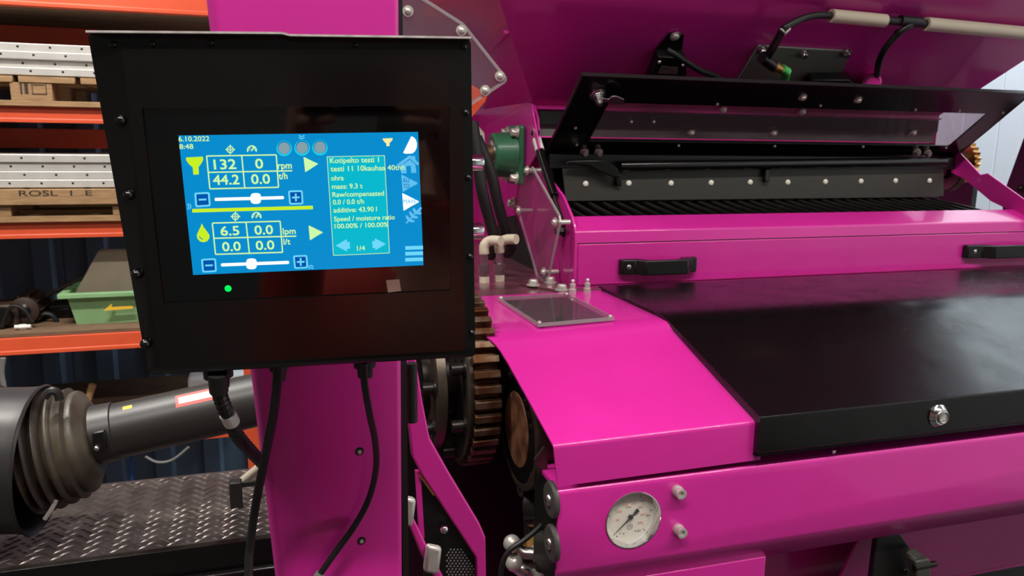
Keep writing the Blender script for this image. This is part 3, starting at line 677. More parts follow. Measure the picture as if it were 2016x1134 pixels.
MB().box((xa, YFB + .006, zbend - .03), (xa + .006, YFB + .1, zt - .006)).build('end_plate', 'black_satin', fb)
for u, v in ((1337, 968), (1339, 1044)):
    p = P(u - 5, v - 3, y=YFB)
    MB().lathe(p, -Y, [(0, .0085), (.006, .0085), (.0065, .0078)], 16).build('spacer', 'zinc', fb)
    bolt(fb, p + V((0, -.0065, 0)), -Y, .0078, .009, 'socket', 'zinc', False)
for v, u in ((983, 1086), (1069, 1087)):
    p = P(u, v, x=xa - .004)
    wsh = MB().lathe(p, -X, [(-.003, .026), (.001, .0265), (.004, .024), (.0045, .012)], 32).build('rubber_washer', 'washer_grey', fb)
    bolt(fb, p + V((-.0045, 0, 0)), -X, .0085, .005, 'dome', 'steel', False)
ga = thing('pressure_gauge', 'round chrome pressure gauge with white dial in the front apron', 'gauge', P(1247, 1024, y=YFB))
gc = V((P(1247, 1024, y=YFB).x, YFB, P(1247, 1024, y=YFB).z)); R0 = .0437
MB().lathe(gc, Y, [(.03, R0 * .9), (.03, R0 * .985), (0, R0 * .985), (-.0012, R0 * 1.0), (-.0016, R0 * .97), (0, R0 * .955), (.0095, R0 * .90), (.0125, R0 * .875)], 56, cap=False).build('case', 'chrome', ga, ang=30)
fy = YFB + .0115; R0 *= .985
MB().lathe((gc.x, fy, gc.z), -Y, [(-.004, R0 * .905), (.0004, R0 * .905)], 48).build('dial', 'dial_white', ga); dial = bpy.data.objects['dial']
def gp(r, deg, o=.0006): a = math.radians(deg); return V((gc.x + r * R0 * math.cos(a), fy - o, gc.z + r * R0 * math.sin(a)))
b = MB(); b2 = MB(); b3 = MB()
SW0, SW1 = 225, -45
for k in range(6):
    a = SW0 + (SW1 - SW0) * k / 5; d = gp(1, a) - gp(.9, a); tn_ = V((-d.z, 0, d.x)).normalized() * .0005
    b.add([gp(.84, a) + tn_, gp(.74, a) + tn_, gp(.74, a) - tn_, gp(.84, a) - tn_], [(0, 1, 2, 3)])
for k in range(51):
    a = SW0 + (SW1 - SW0) * k / 50; d = gp(1, a) - gp(.9, a); tn_ = V((-d.z, 0, d.x)).normalized() * .00012
    b.add([gp(.78, a) + tn_, gp(.745, a) + tn_, gp(.745, a) - tn_, gp(.78, a) - tn_], [(0, 1, 2, 3)])
b.build('scale_marks', 'ink', dial)
nums = ('500', '1000', '1500', '2000', '2500', '3000', '3500')
for k, s in enumerate(nums):
    a = SW0 + (SW1 - SW0) * (k + 1) * 34.47 / 250; d = gp(1, a) - gp(.9, a); tn_ = V((-d.z, 0, d.x)).normalized() * .0004
    b2.add([gp(.66, a) + tn_, gp(.6, a) + tn_, gp(.6, a) - tn_, gp(.66, a) - tn_], [(0, 1, 2, 3)])
    c = gp(.47, a); w_ = .0021 * len(s); text(s, c - X * w_ / 2 - Z * .0017, X, Z, .0036, 'pale_red_ink', dial, width=w_, name='red_number', lift=.0002)
b2.build('red_marks', 'pale_red_ink', dial)
for k, s in enumerate(('0', '50', '100', '150', '200', '250')):
    a = SW0 + (SW1 - SW0) * k / 5; c = gp(.6 if k in (0,) else .69, a + (9 if k in (1, 2) else -9 if k in (3, 4) else 8), .0006)
    if k in (0, 3, 4, 5): text(s, gp(.66, a + (14 if k == 0 else -13 if k < 5 else -14)) - X * .0018 * len(s) / 2 - Z * .0014, X, Z, .003, 'ink', dial, name='black_number', lift=.0002)
text('psi/bar', gp(.34, 100) - X * .005, X, Z, .0024, 'ink', dial, name='unit_print', lift=.0002)
lo = MB(); c = gp(.36, 270)
ri = [c + V((math.cos(t * .2618), 0, math.sin(t * .2618))) * .0048 for t in range(24)]; ro = [c + V((math.cos(t * .2618), 0, math.sin(t * .2618))) * .0041 for t in range(24)]
lo.add(ri + ro, [(i, (i + 1) % 24, 24 + (i + 1) % 24, 24 + i) for i in range(24)])
lo.add([c + V((x_, 0, z_)) * .001 for x_, z_ in ((-2.6, -1.6), (-.6, 2.4), (.3, 2.4), (-1.6, -1.6))] + [c + V((x_, 0, z_)) * .001 for x_, z_ in ((2.6, -1.6), (1, 2.2), (.1, 2.2), (1.5, -1.6))], [(0, 1, 2, 3), (4, 5, 6, 7)])
lo.build('round_emblem', 'ink', dial)
for a, r in ((250, .63), (235, .8), (292, .6)): MB().lathe(gp(r, a), -Y, [(0, .001), (.0002, .001)], 10).build('print_dot', 'ink', dial)
nd = MB(); a = 222; d = (gp(1, a) - gp(0, a)).normalized(); t_ = V((-d.z, 0, d.x)); c = gp(0, 0, .0028)
nd.prism([c + d * .031 + t_ * .0003, c + d * .004 + t_ * .0011, c - d * .006 + t_ * .0012, c - d * .015 + t_ * .0036, c - d * .0162, c - d * .015 - t_ * .0036, c - d * .006 - t_ * .0012, c + d * .004 - t_ * .0011, c + d * .031 - t_ * .0003], (0, -.0005, 0))
ndo = nd.build('needle', 'ink', ga)
MB().lathe(c, -Y, [(-.002, .0036), (.0012, .0036), (.0016, .003)], 16).build('needle_hub', 'dark_steel', ndo)
MB().lathe((gc.x, YFB + .0065, gc.z), -Y, [(0, R0 * .92), (.0006, R0 * .92)], 48).build('glass', 'gauge_glass', ga)

# recess under the beam
lr = thing('lower_bay', 'shadowed magenta bay below the front apron', 'machine bay', (1.4, 1.3, FLOOR))
MB().prism([(xk, 1.16, FLOOR), (xk, 1.16, 1.02), (XE, 1.16, 1.02), (XE, 1.16, FLOOR)], (0, .01, 0)).build('back_sheet', 'paint', lr)
MB().box((xk - .006, YFB + .035, FLOOR), (xk, 1.16, 1.0)).build('side_sheet', 'paint', lr)
q0, q1, q2, q3 = P(1745, 1052, y=1.03), P(2300, 960, y=1.03), P(2300, 1055, y=1.075), P(1890, 1131, y=1.075)
x0 = P(1700, 1060, y=1.03).x
zt_, zb_ = P(2016, 1012, y=1.03).z + .02, P(2016, 1108, y=1.1).z
MB().prism([(x0, 1.03, zt_), (XE, 1.03, zt_), (XE, 1.10, zb_), (x0, 1.10, zb_)], (0, .004, .003)).build('slanted_sheet', 'paint', lr, bevel=.001)
MB().prism([(x0, 1.10, zb_), (XE, 1.10, zb_), (XE, 1.104, zb_ - .0), (x0, 1.104, zb_ - .0)], (0, .0, -.006)).build('sheet_lip', 'paint', lr)
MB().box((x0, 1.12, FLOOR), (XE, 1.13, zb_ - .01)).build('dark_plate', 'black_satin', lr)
lt = thing('latch_bracket', 'black hinged latch bracket hanging below the front apron', 'latch', P(1780, 1100, y=.99))
b = [P(u, v, y=1.0) for u, v in ((1727, 1058), (1772, 1050), (1792, 1078), (1792, 1180), (1712, 1180))]
MB().prism(b, (0, .012, 0)).build('hinge_plate', 'black_satin', lt, bevel=.002)
p0, p1 = P(1790, 1085, y=.99), P(1818, 1108, y=.965)
MB().bar(p0, p1, .024, .008, Z).build('top_arm', 'black_wrinkle', lt, bevel=.002)
MB().prism([P(u, v, y=.962) for u, v in ((1803, 1106), (1832, 1100), (1837, 1200), (1812, 1200))], (0, .02, 0)).build('hanging_arm', 'black_wrinkle', lt, bevel=.003)
MB().cyl(P(1800, 1118, y=.966), P(1841, 1110, y=.966), .0052).build('pivot_pin', 'dark_steel', lt)
bolt(lt, P(1783, 1124, y=1.0), -Y, .006, .004, 'dome', 'dark_steel', False)

# ================================================================== MILL: GEAR COVER (bright magenta) AND BLACK HOOD
def band(rows):                               # rows of (left point, right point) skinned into a sheet with thickness
    b = MB(); n = len(rows); vs = [p for r in rows for p in r]
    top = [(2 * i, 2 * i + 1, 2 * i + 3, 2 * i + 2) for i in range(n - 1)]
    return vs, top
def sheet(rows, th, name, m, par, bevel=0, ang=25):
    vs, fs = band(rows); n = len(vs); nr = []
    for i, r in enumerate(rows):
        a = rows[max(i - 1, 0)]; c = rows[min(i + 1, len(rows) - 1)]
        d1 = (r[1] - r[0]).normalized(); d2 = (c[0] - a[0]).normalized(); nn = d1.cross(d2).normalized(); nn = nn if nn.dot(CAM - r[0]) > 0 else -nn
        nr += [nn, nn]
    b = MB(); lo = [v - nn * th for v, nn in zip(vs, nr)]
    f2 = [tuple(reversed([k + n for k in f])) for f in fs]; m_ = len(rows)
    edge = [(2 * i, 2 * i + 2, n + 2 * i + 2, n + 2 * i) for i in range(m_ - 1)] + [(2 * i + 3, 2 * i + 1, n + 2 * i + 1, n + 2 * i + 3) for i in range(m_ - 1)] + [(0, n, n + 1, 1), (2 * m_ - 2, 2 * m_ - 1, n + 2 * m_ - 1, n + 2 * m_ - 2)]
    return b.add(vs + lo, fs + f2 + edge).build(name, m, par, bevel=bevel, ang=ang)
YC = .948
def round_rows(rows, i, rad, n=4):
    out = rows[:i]
    for k in range(n + 1):
        t = k / n; row = []
        for e in (0, 1):
            p = rows[i][e]; a = p + (rows[i - 1][e] - p).normalized() * rad; c = p + (rows[i + 1][e] - p).normalized() * rad
            row.append(a * (1 - t) ** 2 + p * 2 * t * (1 - t) + c * t * t)
        out.append(row)
    return out + rows[i + 1:]
gcv = thing('gear_cover', 'bright magenta sloping sheet cover over the gears', 'machine cover', (.52, 1.2, 1.05))
SL = (1.234 - 1.144) / (1.247 - YC)          # slope of the slanted face
nS = V((0, -SL, 1)).normalized(); plS = (V((0, YC, 1.142)), nS); plT = (V((0, 1.3, 1.2325)), V((0, 0, 1)))
R1 = [P(1098, 958, y=YC), P(1497, 905, y=YC)]
R2 = [P(1093, 884, y=YC), P(1492, 829, y=YC)]
def rS(u, v, u2, v2): return [P(u, v, pl=plS), P(u2, v2, pl=plS)]
def rT_(u, v, u2, v2): return [P(u, v, pl=plT), P(u2, v2, pl=plT)]
R2b = rS(1093, 881, 1491, 826)
R2b = [V((p.x, YC, p.z)) for p in R2b]
rows = [R1, R2b, rS(1040, 786, 1420, 741), rS(1000, 714, 1362, 674), rS(985, 690, 1340, 650)]
e0, e1 = rS(985, 690, 1340, 650), rT_(937, 648, 1297, 622)
mid = [P(966, 670, pl=plS) * .5 + P(966, 670, pl=plT) * .5, P(1322, 634, pl=plS) * .5 + P(1322, 634, pl=plT) * .5]
rows += [[(e0[0] + mid[0]) / 2 + Z * .001, (e0[1] + mid[1]) / 2 + Z * .001], [mid[0] + Z * .0008, mid[1] + Z * .0008], e1, rT_(905, 640, 1275, 611), rT_(800, 625, 1250, 600), [V((.12, 1.515, 1.2325)), V((.675, 1.525, 1.2325))]]
rows = round_rows(rows, 1, .006, 6)
sheet(rows, .003, 'cover_sheet', 'paint', gcv, ang=40)
# clear inspection window on the flat top
plW = (V((0, 1.3, 1.2405)), V((0, 0, 1)))
wc = [P(u, v, pl=plW) for u, v in ((980, 585), (1117, 577), (1209, 624), (1060, 637))]
def inset(c, k): m_ = sum(c, V()) / len(c); return [m_ + (p - m_) * k for p in c]
wpn = MB().prism([p - Z * .005 for p in inset(wc, .995)], Z * .005).build('inspection_window', 'acrylic', gcv, bevel=.001, label='clear acrylic inspection window')
MB().ring(wc, inset(wc, .972), -Z * .0062).build('window_edge', 'acrylic_edge', wpn)
MB().prism([p - Z * .0066 for p in inset(wc, .93)], -Z * .0008).build('opening', 'hole_dark', gcv, label='dark opening beneath the window')
for p in inset(wc, .94): bolt(wpn, p, Z, .0036, .003, 'dome', 'zinc', False, 'screw')

hd = thing('hood', 'glossy black sloping hood with chrome lock beside the gear cover', 'machine hood', (1.5, 1.2, 1.06))
XH = .690
def hrow(y_, z_): return [V((XH, y_, z_)), V((XE, y_, z_))]
yl = .936
hz_t, hz_b = P(1492, 822, y=yl).z, P(1497, 893, y=yl).z
XH = P(1494, 860, y=yl).x
pr = [(yl + .03, hz_b - .003), (yl + .004, hz_b - .003), (yl, hz_b + .001), (yl, hz_t), (1.20, 1.2275), (1.225, 1.2345), (1.25, 1.2385), (1.285, 1.2395), (1.535, 1.2395)]
hr_ = round_rows([hrow(*p) for p in pr], 3, .004, 5)
sheet(hr_, .003, 'hood_sheet', 'black_hood', hd, ang=32)
MB().prism([V((XH + .0005, y_, z_)) for y_, z_ in ((yl + .003, hz_b), (yl + .003, hz_t - .003), (1.20, 1.223), (1.25, 1.235), (1.52, 1.236), (1.52, 1.226), (1.25, 1.225), (1.20, 1.21), (yl + .02, hz_b))], X * .003).build('side_flange', 'black_satin', hd)
lk = P(1846, 818, y=yl)
lo_ = MB().lathe(lk, -Y, [(0, .0185), (.002, .0185), (.004, .0165), (.0085, .0135), (.0092, .0125)], 40).build('lock', 'chrome', hd, ang=25, label='round chrome lock')
MB().lathe(lk + V((.001, -.0085, 0)), -Y, [(0, .0105), (.003, .0105), (.004, .009), (.0025, .007)], 28).build('lock_barrel', 'steel', lo_)
MB().prism([lk + V((x_, -.0112, z_)) for x_, z_ in ((-.005, -.004), (.005, -.004), (.001, .006))], (0, -.0012, 0)).build('lock_key_core', 'zinc', lo_)
bolt(hd, P(1642, 884, y=yl + .01) + V((0, 0, -.002)), -Z, .003, .006, 'dome', 'zinc', False, 'screw')

# ================================================================== MILL: BODY BEHIND (deck, interior)
mb_ = thing('mill_body', 'magenta mill body deck behind the gear cover', 'machine body', (1.4, 1.8, FLOOR))
MB().box((.12, 1.53, 1.205), (XE, 2.5, 1.2255)).build('deck_plate', 'deck_reflect_tone', mb_, bevel=.002)
MB().box((.05, 1.58, FLOOR), (XE, 1.60, 1.2)).build('inner_wall', 'black_satin', mb_)  # black paints in the shade of the interior, here and on inner_side
MB().box((.12, 1.0, .20), (.60, 1.58, .22)).build('inner_floor', 'paint', mb_)
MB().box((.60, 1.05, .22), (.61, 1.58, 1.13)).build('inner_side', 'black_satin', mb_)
MB().prism([P(u, v, x=.38) for u, v in ((0, 0),)] if False else [(.30, 2.40, 1.2255), (.64, 2.40, 1.2255), (.64, 2.40, 1.62), (.30, 2.40, 1.62)], (0, .01, 0)).build('rear_or_added_sheet', 'paint', mb_)
for u, v in ((945, 551), (982, 552)): pass
sidepl = [(1.592, 1.2255), (1.592, 1.352), (1.612, 1.382), (1.671, 1.424), (1.75, 1.454), (1.838, 1.529), (1.86, 1.60), (1.891, 1.633), (2.42, 1.59), (2.42, 1.2255)]
MB().prism([(.640, y_, z_) for y_, z_ in sidepl], (.006, 0, 0)).build('side_plate', 'paint', mb_, bevel=.0015)
# dark bay opening seen behind the clear rhombus guard
op = [P(u, v, x=.632) for u, v in ((1004, 430), (1010, 426), (1056, 540), (1052, 556), (990, 556))]
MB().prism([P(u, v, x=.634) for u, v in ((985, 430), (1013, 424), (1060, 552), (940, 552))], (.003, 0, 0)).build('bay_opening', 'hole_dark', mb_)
MB().prism([P(u, v, x=.637) for u, v in ((1090, 500), (1098, 515), (1100, 556), (1060, 553), (1066, 510))], (.002, 0, 0)).build('patch_plate', 'paint', mb_)
MB().prism([P(u, v, z=1.2255) for u, v in ((1022, 562), (1060, 556), (1128, 572), (1095, 574))], Z * .005).build('bracket_plate', 'deck_reflect_tone', mb_, bevel=.001)
for u, v, k in ((1050, 561, 'hex'), (1106, 571, 'hex'), (1083, 556, 'hex')): bolt(mb_, P(u, v + 1, z=1.23), Z, .0105, .011, k, 'zinc')
for u, v in ((1127, 578), (1156, 576)):
    p = P(u, v, z=1.2325)
    MB().lathe(p, Z, [(0, .008), (.010, .008), (.0105, .0062), (.014, .0056), (.018, .0066), (.021, .0058), (.0215, .0034), (.025, .003), (.027, .0044), (.030, .003)], 14).build('grease_nipple', 'zinc', mb_, ang=50)

# sieve box with drawer, ridge and grille
sb_ = thing('sieve_box', 'magenta sieve box with handled drawer behind the hood', 'machine box', (1.4, 1.75, 1.2255))
YD = 1.59; zr = P(1133, 455, y=YD).z; zd = P(1137, 480, y=YD).z
pr = [(YD, 1.2265), (YD, zr - .005), (YD + .0015, zr - .001), (YD + .005, zr + .002), (1.655, 1.378), (1.655, 1.372), (YD + .006, zr - .006), (YD + .005, 1.2265)]
MB().prism([(.6405, y_, z_) for y_, z_ in pr], (XE - .6405, 0, 0)).build('front_sheet', 'paint', sb_, ang=50)
dr = MB().prism([(.648, YD - .003, z_) for z_ in ()] or [(.648, YD - .004, 1.2325), (XE, YD - .004, 1.2325), (XE, YD - .004, zd - .001), (.648, YD - .004, zd - .001)], (0, .0035, 0)).build('drawer', 'paint', sb_, bevel=.0025)
MB().box((.646, YD - .0007, zd - .0008), (XE, YD - .0002, zd + .0012)).build('drawer_gap', 'hole_dark', sb_)
def handle(u0, u1, v0, v1):
    a, c = P(u0, v0, y=YD), P(u1, v1, y=YD); zc_ = (a.z + c.z) / 2; L = c.x - a.x; h = .034
    hd_ = MB().prism([(a.x, YD - .004, zc_ - h / 2), (a.x, YD - .012, zc_ - h / 2), (a.x + .004, YD - .02, zc_ - h / 2), (a.x + L * .18, YD - .022, zc_ - h / 2), (a.x + L * .26, YD - .042, zc_ - h / 2),
                      (a.x + L * .80, YD - .042, zc_ - h / 2), (a.x + L * .9, YD - .022, zc_ - h / 2), (a.x + L - .004, YD - .02, zc_ - h / 2), (a.x + L, YD - .012, zc_ - h / 2), (a.x + L, YD - .004, zc_ - h / 2), (a.x + L * .8, YD - .004, zc_ - h / 2), (a.x + L * .74, YD - .032, zc_ - h / 2), (a.x + L * .34, YD - .032, zc_ - h / 2), (a.x + L * .24, YD - .004, zc_ - h / 2)], (0, 0, h)).build('handle', 'black_satin', dr, bevel=.003, label='black bridge handle')
    bolt(dr, (a.x + L * .1, YD - .021, zc_), -Y, .0062, .002, 'dome', 'steel', False, 'handle_screw')
    return hd_
handle(1216, 1365, 508, 534); handle(1893, 2044, 478, 504)
for k in range(32):
    x_ = .668 + k * .0395
    MB().cyl((x_, 1.64, 1.360), (x_, 1.875, 1.388), .0075, n=10).build('grille_rod', 'dark_steel', sb_)
MB().box((.65, 1.62, 1.29), (1.95, 1.9, 1.30)).build('inner_tray', 'black_satin', sb_)
MB().box((.648, 1.9, 1.29), (1.898, 1.906, 1.553)).build('rear_plate', 'black_gloss', sb_)
# hopper throat plates behind the lid
MB().box((.66, 1.897, 1.555), (1.895, 1.903, 1.597)).build('throat_plate', 'grey_plate', sb_)
MB().box((.655, 1.885, 1.585), (1.895, 1.8935, 1.618)).build('rubber_seal', 'black_rubber', sb_)
MB().box((.65, 1.88, 1.621), (1.9, 1.8935, 1.625)).build('throat_flange', 'paint', sb_, bevel=.001)
# right side plate (sloping arm)
arm = [P(u, v, x=1.955) for u, v in ((1884, 296), (1902, 314), (1930, 344), (1944, 341), (2060, 424), (2060, 450), (1975, 408), (1950, 396), (1897, 352), (1872, 340))]
MB().prism(arm, (.006, 0, 0)).build('side_plate', 'paint', sb_, bevel=.0015)
# scraper strip with white screws
st = thing('scraper_plate', 'black sheet strip with a row of pale screws above the rods', 'strip plate', (1.3, 1.86, 1.4))
sp = [P(u, v, y=1.862) for u, v in ((1107, 331), (1858, 330), (1858, 386), (1850, 386), (1850, 388), (1114, 396))]
MB().prism(sp, (0, .005, 0)).build('strip', 'black_wrinkle', st, bevel=.001)
for u, v in ((1153, 362), (1238, 361), (1321, 361), (1400, 360), (1477, 359), (1551, 359), (1625, 358), (1695, 357), (1763, 356), (1830, 356)):
    bolt(st, P(u, v, y=1.862), -Y, .0078, .004, 'dome', 'bright_paint', False, 'screw')
for u, v in ((1217, 352), (1508, 345)):
    p = P(u, v, y=1.855); MB().obox(p, (.008, 0, 0), (0, .007, 0), (0, 0, .018)).build('clamp', 'black_gloss', st, bevel=.003)

# ================================================================== OPEN LID
LH, LTp = V((.67, 1.874, 1.515)), V((.67, 1.654, 1.687)); ld = (LTp - LH); Ll = ld.length; ld.normalize()
ln = X.cross(ld).normalized(); ln = ln if ln.y < 0 else -ln        # towards the viewer
lp = (LH, -ln)
li = thing('inspection_lid', 'open black framed lid with a tinted clear window', 'machine lid', LH + X * .64)
def LQ(u, v, off=0): return P(u, v, pl=(LH + ln * off, ln))
x0, x1 = .672, 1.965
def Lp(x_, s, o=0): return V((x_, LH.y, LH.z)) + ld * s + ln * o
wi = [LQ(u, v) for u, v in ((1213, 205), (1962, 223), (1853, 288), (1146, 277))]
sB = ((wi[2] - LH).dot(ld) + (wi[3] - LH).dot(ld)) / 2; sT = ((wi[0] - LH).dot(ld) + (wi[1] - LH).dot(ld)) / 2
xl_, xr2 = (wi[0].x + wi[3].x) / 2, (wi[1].x + wi[2].x) / 2
outer = [Lp(x0, -.01), Lp(x1, -.01), Lp(x1, Ll), Lp(x0, Ll)]; inner = [Lp(xl_, sB), Lp(xr2, sB), Lp(xr2, sT), Lp(xl_, sT)]
MB().ring(outer, inner, -ln * .004).build('frame_sheet', 'black_gloss', li, bevel=.001)
b = MB(); b.obox(Lp((x0 + x1) / 2, Ll - .001, -.004), X * (x1 - x0) / 2, ld * .0012, ln * .005)
for xx in (x0 + .0015, x1 - .0015): b.obox(Lp(xx, Ll / 2, -.004), X * .0015, ld * (Ll / 2), ln * .005)
b.build('frame_flange', 'black_satin', li)
wo = [Lp(xl_ - .02, sB - .015, -.0075), Lp(xr2 + .02, sB - .015, -.0075), Lp(xr2 + .02, sT + .015, -.0075), Lp(xl_ - .02, sT + .015, -.0075)]
MB().prism(wo, ln * .003).build('window', 'acrylic_lid', li, label='tinted clear window pane')
for u, v in ((1360, 262), (1522, 263), (1797, 262)): bolt(li, LQ(u, v), ln, .0085, .006, 'dome', 'zinc', True, 'screw')
for u, v in ((1580, 191), (1689, 196), (1579, 220), (1423, 216)): bolt(li, LQ(u, v), ln, .0075, .006, 'hex', 'zinc', True)
for u, v in ((1243, 240), (1287, 240), (1135, 285), (1336, 287), (1525, 288), (1699, 289), (1412, 205), (1615, 208), (1802, 216), (1888, 218), (1974, 222), (1862, 291), (1133, 252)):
    MB().sphere(LQ(u, v, .001), .0038, 10, ln).build('rivet', 'zinc', li)
for u, v in ((1150, 299), (1178, 299), (1804, 298), (1825, 300)): bolt(li, LQ(u, v, .002), V((0, -.8, -.4)), .008, .012, 'hex', 'zinc', True, 'hinge_bolt')
lc = LQ(1176, 186)
ltc = MB().lathe(lc, ln, [(0, .020), (.002, .020), (.003, .015), (.008, .014), (.009, .011), (.022, .010), (.023, .007), (.03, .0065)], 8).build('latch_boss', 'steel', li, label='steel quarter turn latch')
b = MB(); lw = [LQ(1180, 192, .02), LQ(1198, 196, .02), LQ(1205, 190, .022), LQ(1214, 190, .024), LQ(1229, 196, .022), LQ(1226, 205, .022), LQ(1208, 207, .022), LQ(1196, 202, .02), LQ(1180, 202, .02)]
b.prism(lw, -ln * .003).build('latch_tongue', 'steel', ltc, bevel=.0008)
MB().cyl(P(1220, 327, y=1.845), P(1860, 318, y=1.845), .013).build('hinge_tube', 'black_gloss', li)
MB().box((.675, 1.86, 1.478), (1.95, 1.872, 1.512)).build('hinge_leaf', 'black_satin', li, bevel=.001)
MB().prism([P(u, v, y=1.83) for u, v in ((1113, 322), (1122, 316), (1192, 315), (1215, 330), (1222, 350), (1206, 348), (1190, 341), (1160, 326))], (0, .01, 0)).build('hinge_bracket', 'black_gloss', li, bevel=.002)
gs = thing('gas_strut', 'black gas strut with white label left of the open lid', 'strut', P(1075, 340, x=.628))
g0, g1, g2, g3 = P(1054, 262, x=.628), P(1061, 292, x=.628), P(1091, 386, x=.628), P(1112, 452, x=.628)
gd = (g2 - g1).normalized()
MB().cyl(g1 - gd * .012, g2, .0105).build('cylinder', 'black_gloss', gs, bevel=.001)
MB().cyl(g2, g2 + gd * .09, .0045).build('piston_rod', 'dark_steel', gs)
MB().cyl(P(1057, 275, x=.628), P(1063, 297, x=.628), .0112).build('label_sleeve', 'white_label', gs, label='white printed label')
MB().sphere(g0, .011).build('ball_joint', 'black_satin', gs); MB().cyl(g0, g1, .006).build('end_fitting', 'dark_steel', gs)
MB().cyl(P(1108, 296, x=.66), P(1052, 262, x=.66), .005).build('joint_pin', 'dark_steel', gs) if False else None

# ================================================================== HOPPER
B0 = V((.64, 1.891, 1.633)); HD = V((0, -1.08, 1)); hn = X.cross(HD).normalized(); hn = hn if hn.y < 0 else -hn
hp = thing('feed_hopper', 'large dark magenta feed hopper overhanging the open lid', 'hopper', (1.27, 1.9, 1.63))
S = 1.45  # unseen upper part made tall so its overhang shades arm and lid
fl = [B0, V((1.9, B0.y, B0.z)), V((1.9 + .76 * S, B0.y - 1.08 * S, B0.z + S)), V((.64 - .76 * S, B0.y - 1.08 * S, B0.z + S))]
MB().prism(fl, -hn * .004).build('front_sheet', 'paint', hp)
for s_, x_ in ((-1, .64), (1, 1.9)):
    a = V((x_, B0.y, B0.z)); t_ = a + V((s_ * .76, -1.08, 1)) * S
    b_ = V((x_, 2.75, 1.625)); u_ = t_ + V((0, 3.0, 0))
    pl_ = [a, t_, u_, b_]; nn = (t_ - a).cross(b_ - a).normalized(); nn = nn if nn.x * s_ > 0 else -nn
    MB().prism(pl_, -nn * .004).build('side_sheet', 'paint', hp)
bar_ = [P(u, v, pl=(B0, V((-.796, 0, -.605)).normalized()), off=.014) for u, v in ((995, 59), (1003, 63), (966, 104), (958, 100))]
MB().prism(bar_, V((-.006, 0, -.004))).build('seam_strip', 'paint', hp, label='bright folded seam strip')
pm = P(965, 170, y=1.5)
MB().prism([P(u, v, x=.62) for u, v in ((944, 254), (1046, 204), (1062, 292), (1040, 330), (944, 330))], (.004, 0, 0)).build('bearing_plate', 'paint', hp, bevel=.001)
MB().box((.64, 1.894, 1.598), (1.905, 1.898, 1.637)).build('throat_sheet', 'paint', hp)
MB().box((.636, 1.896, 1.50), (.6395, 2.75, 1.637)).build('throat_sheet', 'paint', hp)
MB().box((1.9, 1.896, 1.50), (1.9035, 2.75, 1.637)).build('throat_sheet', 'paint', hp)
MB().box((.64, 2.75, .9), (1.9, 2.754, 2.6)).build('rear_or_added_sheet', 'paint', hp)  # unseen back sheet added to block light leaking in below
# upper clear guard
ug = thing('clear_guard', 'clear acrylic guard plate right of the terminal top', 'guard')
gp4 = [P(u, v, y=1.5) for u, v in ((795, -40), (812, -15), (846, 6), (912, 48), (996, 154), (994, 160), (925, 206), (850, 262), (780, 262))]
WL[ug.name] = gp4[0]; ug.location = gp4[0]
MB().prism(gp4, (0, .005, 0)).build('sheet', 'acrylic', ug)
b = MB()
for a_, c_ in zip(gp4[:-2], gp4[1:-1]): b.bar(a_ + V((0, .0025, 0)), c_ + V((0, .0025, 0)), .006, .0035, Y)
b.build('cut_edge', 'acrylic_edge', ug)
for u, v in ((803, 22), (908, 60), (955, 178), (984, 150)): bolt(ug, P(u, v, y=1.499), -Y, .007, .006, 'dome', 'zinc', True)
MB().prism([P(u, v, y=1.55) for u, v in ((925, 165), (960, 185), (955, 200), (925, 235))], (0, .004, 0)).build('orange_tab', 'orange_paint', ug)
# bearing
be = thing('flange_bearing', 'green cast flange bearing on the left side of the mill', 'bearing', P(1018, 305, x=.61))
by0, by1 = P(1031, 245, x=.612).y, P(1003, 250, x=.612).y; bz1, bz0 = P(1031, 246, x=.612).z, P(1031, 366, x=.612).z
by0, by1 = min(by0, by1), max(by0, by1)
MB().box((.602, by0, bz0), (.6195, by1, bz1)).build('flange', 'green_cast', be, bevel=.008, seg=3)
bc = V((.602, (by0 + by1) / 2, (bz0 + bz1) / 2))
MB().lathe(bc, -X, [(0, .06), (.01, .057), (.052, .054), (.056, .05), (.0562, .042), (.04, .04)], 36).build('bearing_housing', 'green_cast', be)
MB().lathe(bc, -X, [(.03, .041), (.058, .04), (.059, .034), (.06, .030)], 30).build('inner_ring', 'steel', be)
MB().cyl(bc, bc - X * .085, .026, n=24).build('shaft', 'rusty_steel', be)
for yy in (by0 + .018, by1 - .018):
    for zz in (bz0 + .018, bz1 - .018): bolt(be, (.602, yy, zz), -X, .011, .014, 'hex', 'zinc')
# rhombus guard
rg = thing('side_guard', 'clear rhombus acrylic guard held by bolts beside the sieve box', 'guard', P(1060, 440, x=.6))
rp = [P(u, v, x=.6) for u, v in ((1032, 328), (1046, 330), (1099, 425), (1101, 438), (1078, 545), (1066, 552), (1056, 545), (1016, 405))]
MB().prism(rp, (.005, 0, 0)).build('sheet', 'acrylic', rg)
b = MB()
for i in range(1, 7): b.bar(rp[i] + X * .0025, rp[i + 1] + X * .0025, .0055, .004, X)
b.build('cut_edge', 'acrylic_edge', rg)
for u, v in ((1038, 336), (1093, 438), (1071, 536), (1022, 415)):
    p = P(u, v, x=.6)
    MB().cyl(p + X * .005, p + X * .034, .006).build('standoff', 'zinc', rg); bolt(rg, p, -X, .008, .006, 'dome', 'zinc', True)
bolt(mb_, P(1012, 400, x=.634), -X, .012, .014, 'hex', 'zinc'); bolt(mb_, P(1107, 438, x=.64), -X, .006, .01, 'dome', 'zinc')
bolt(mb_, P(1110, 455, x=.64), -X, .010, .018, 'hex', 'dark_steel')
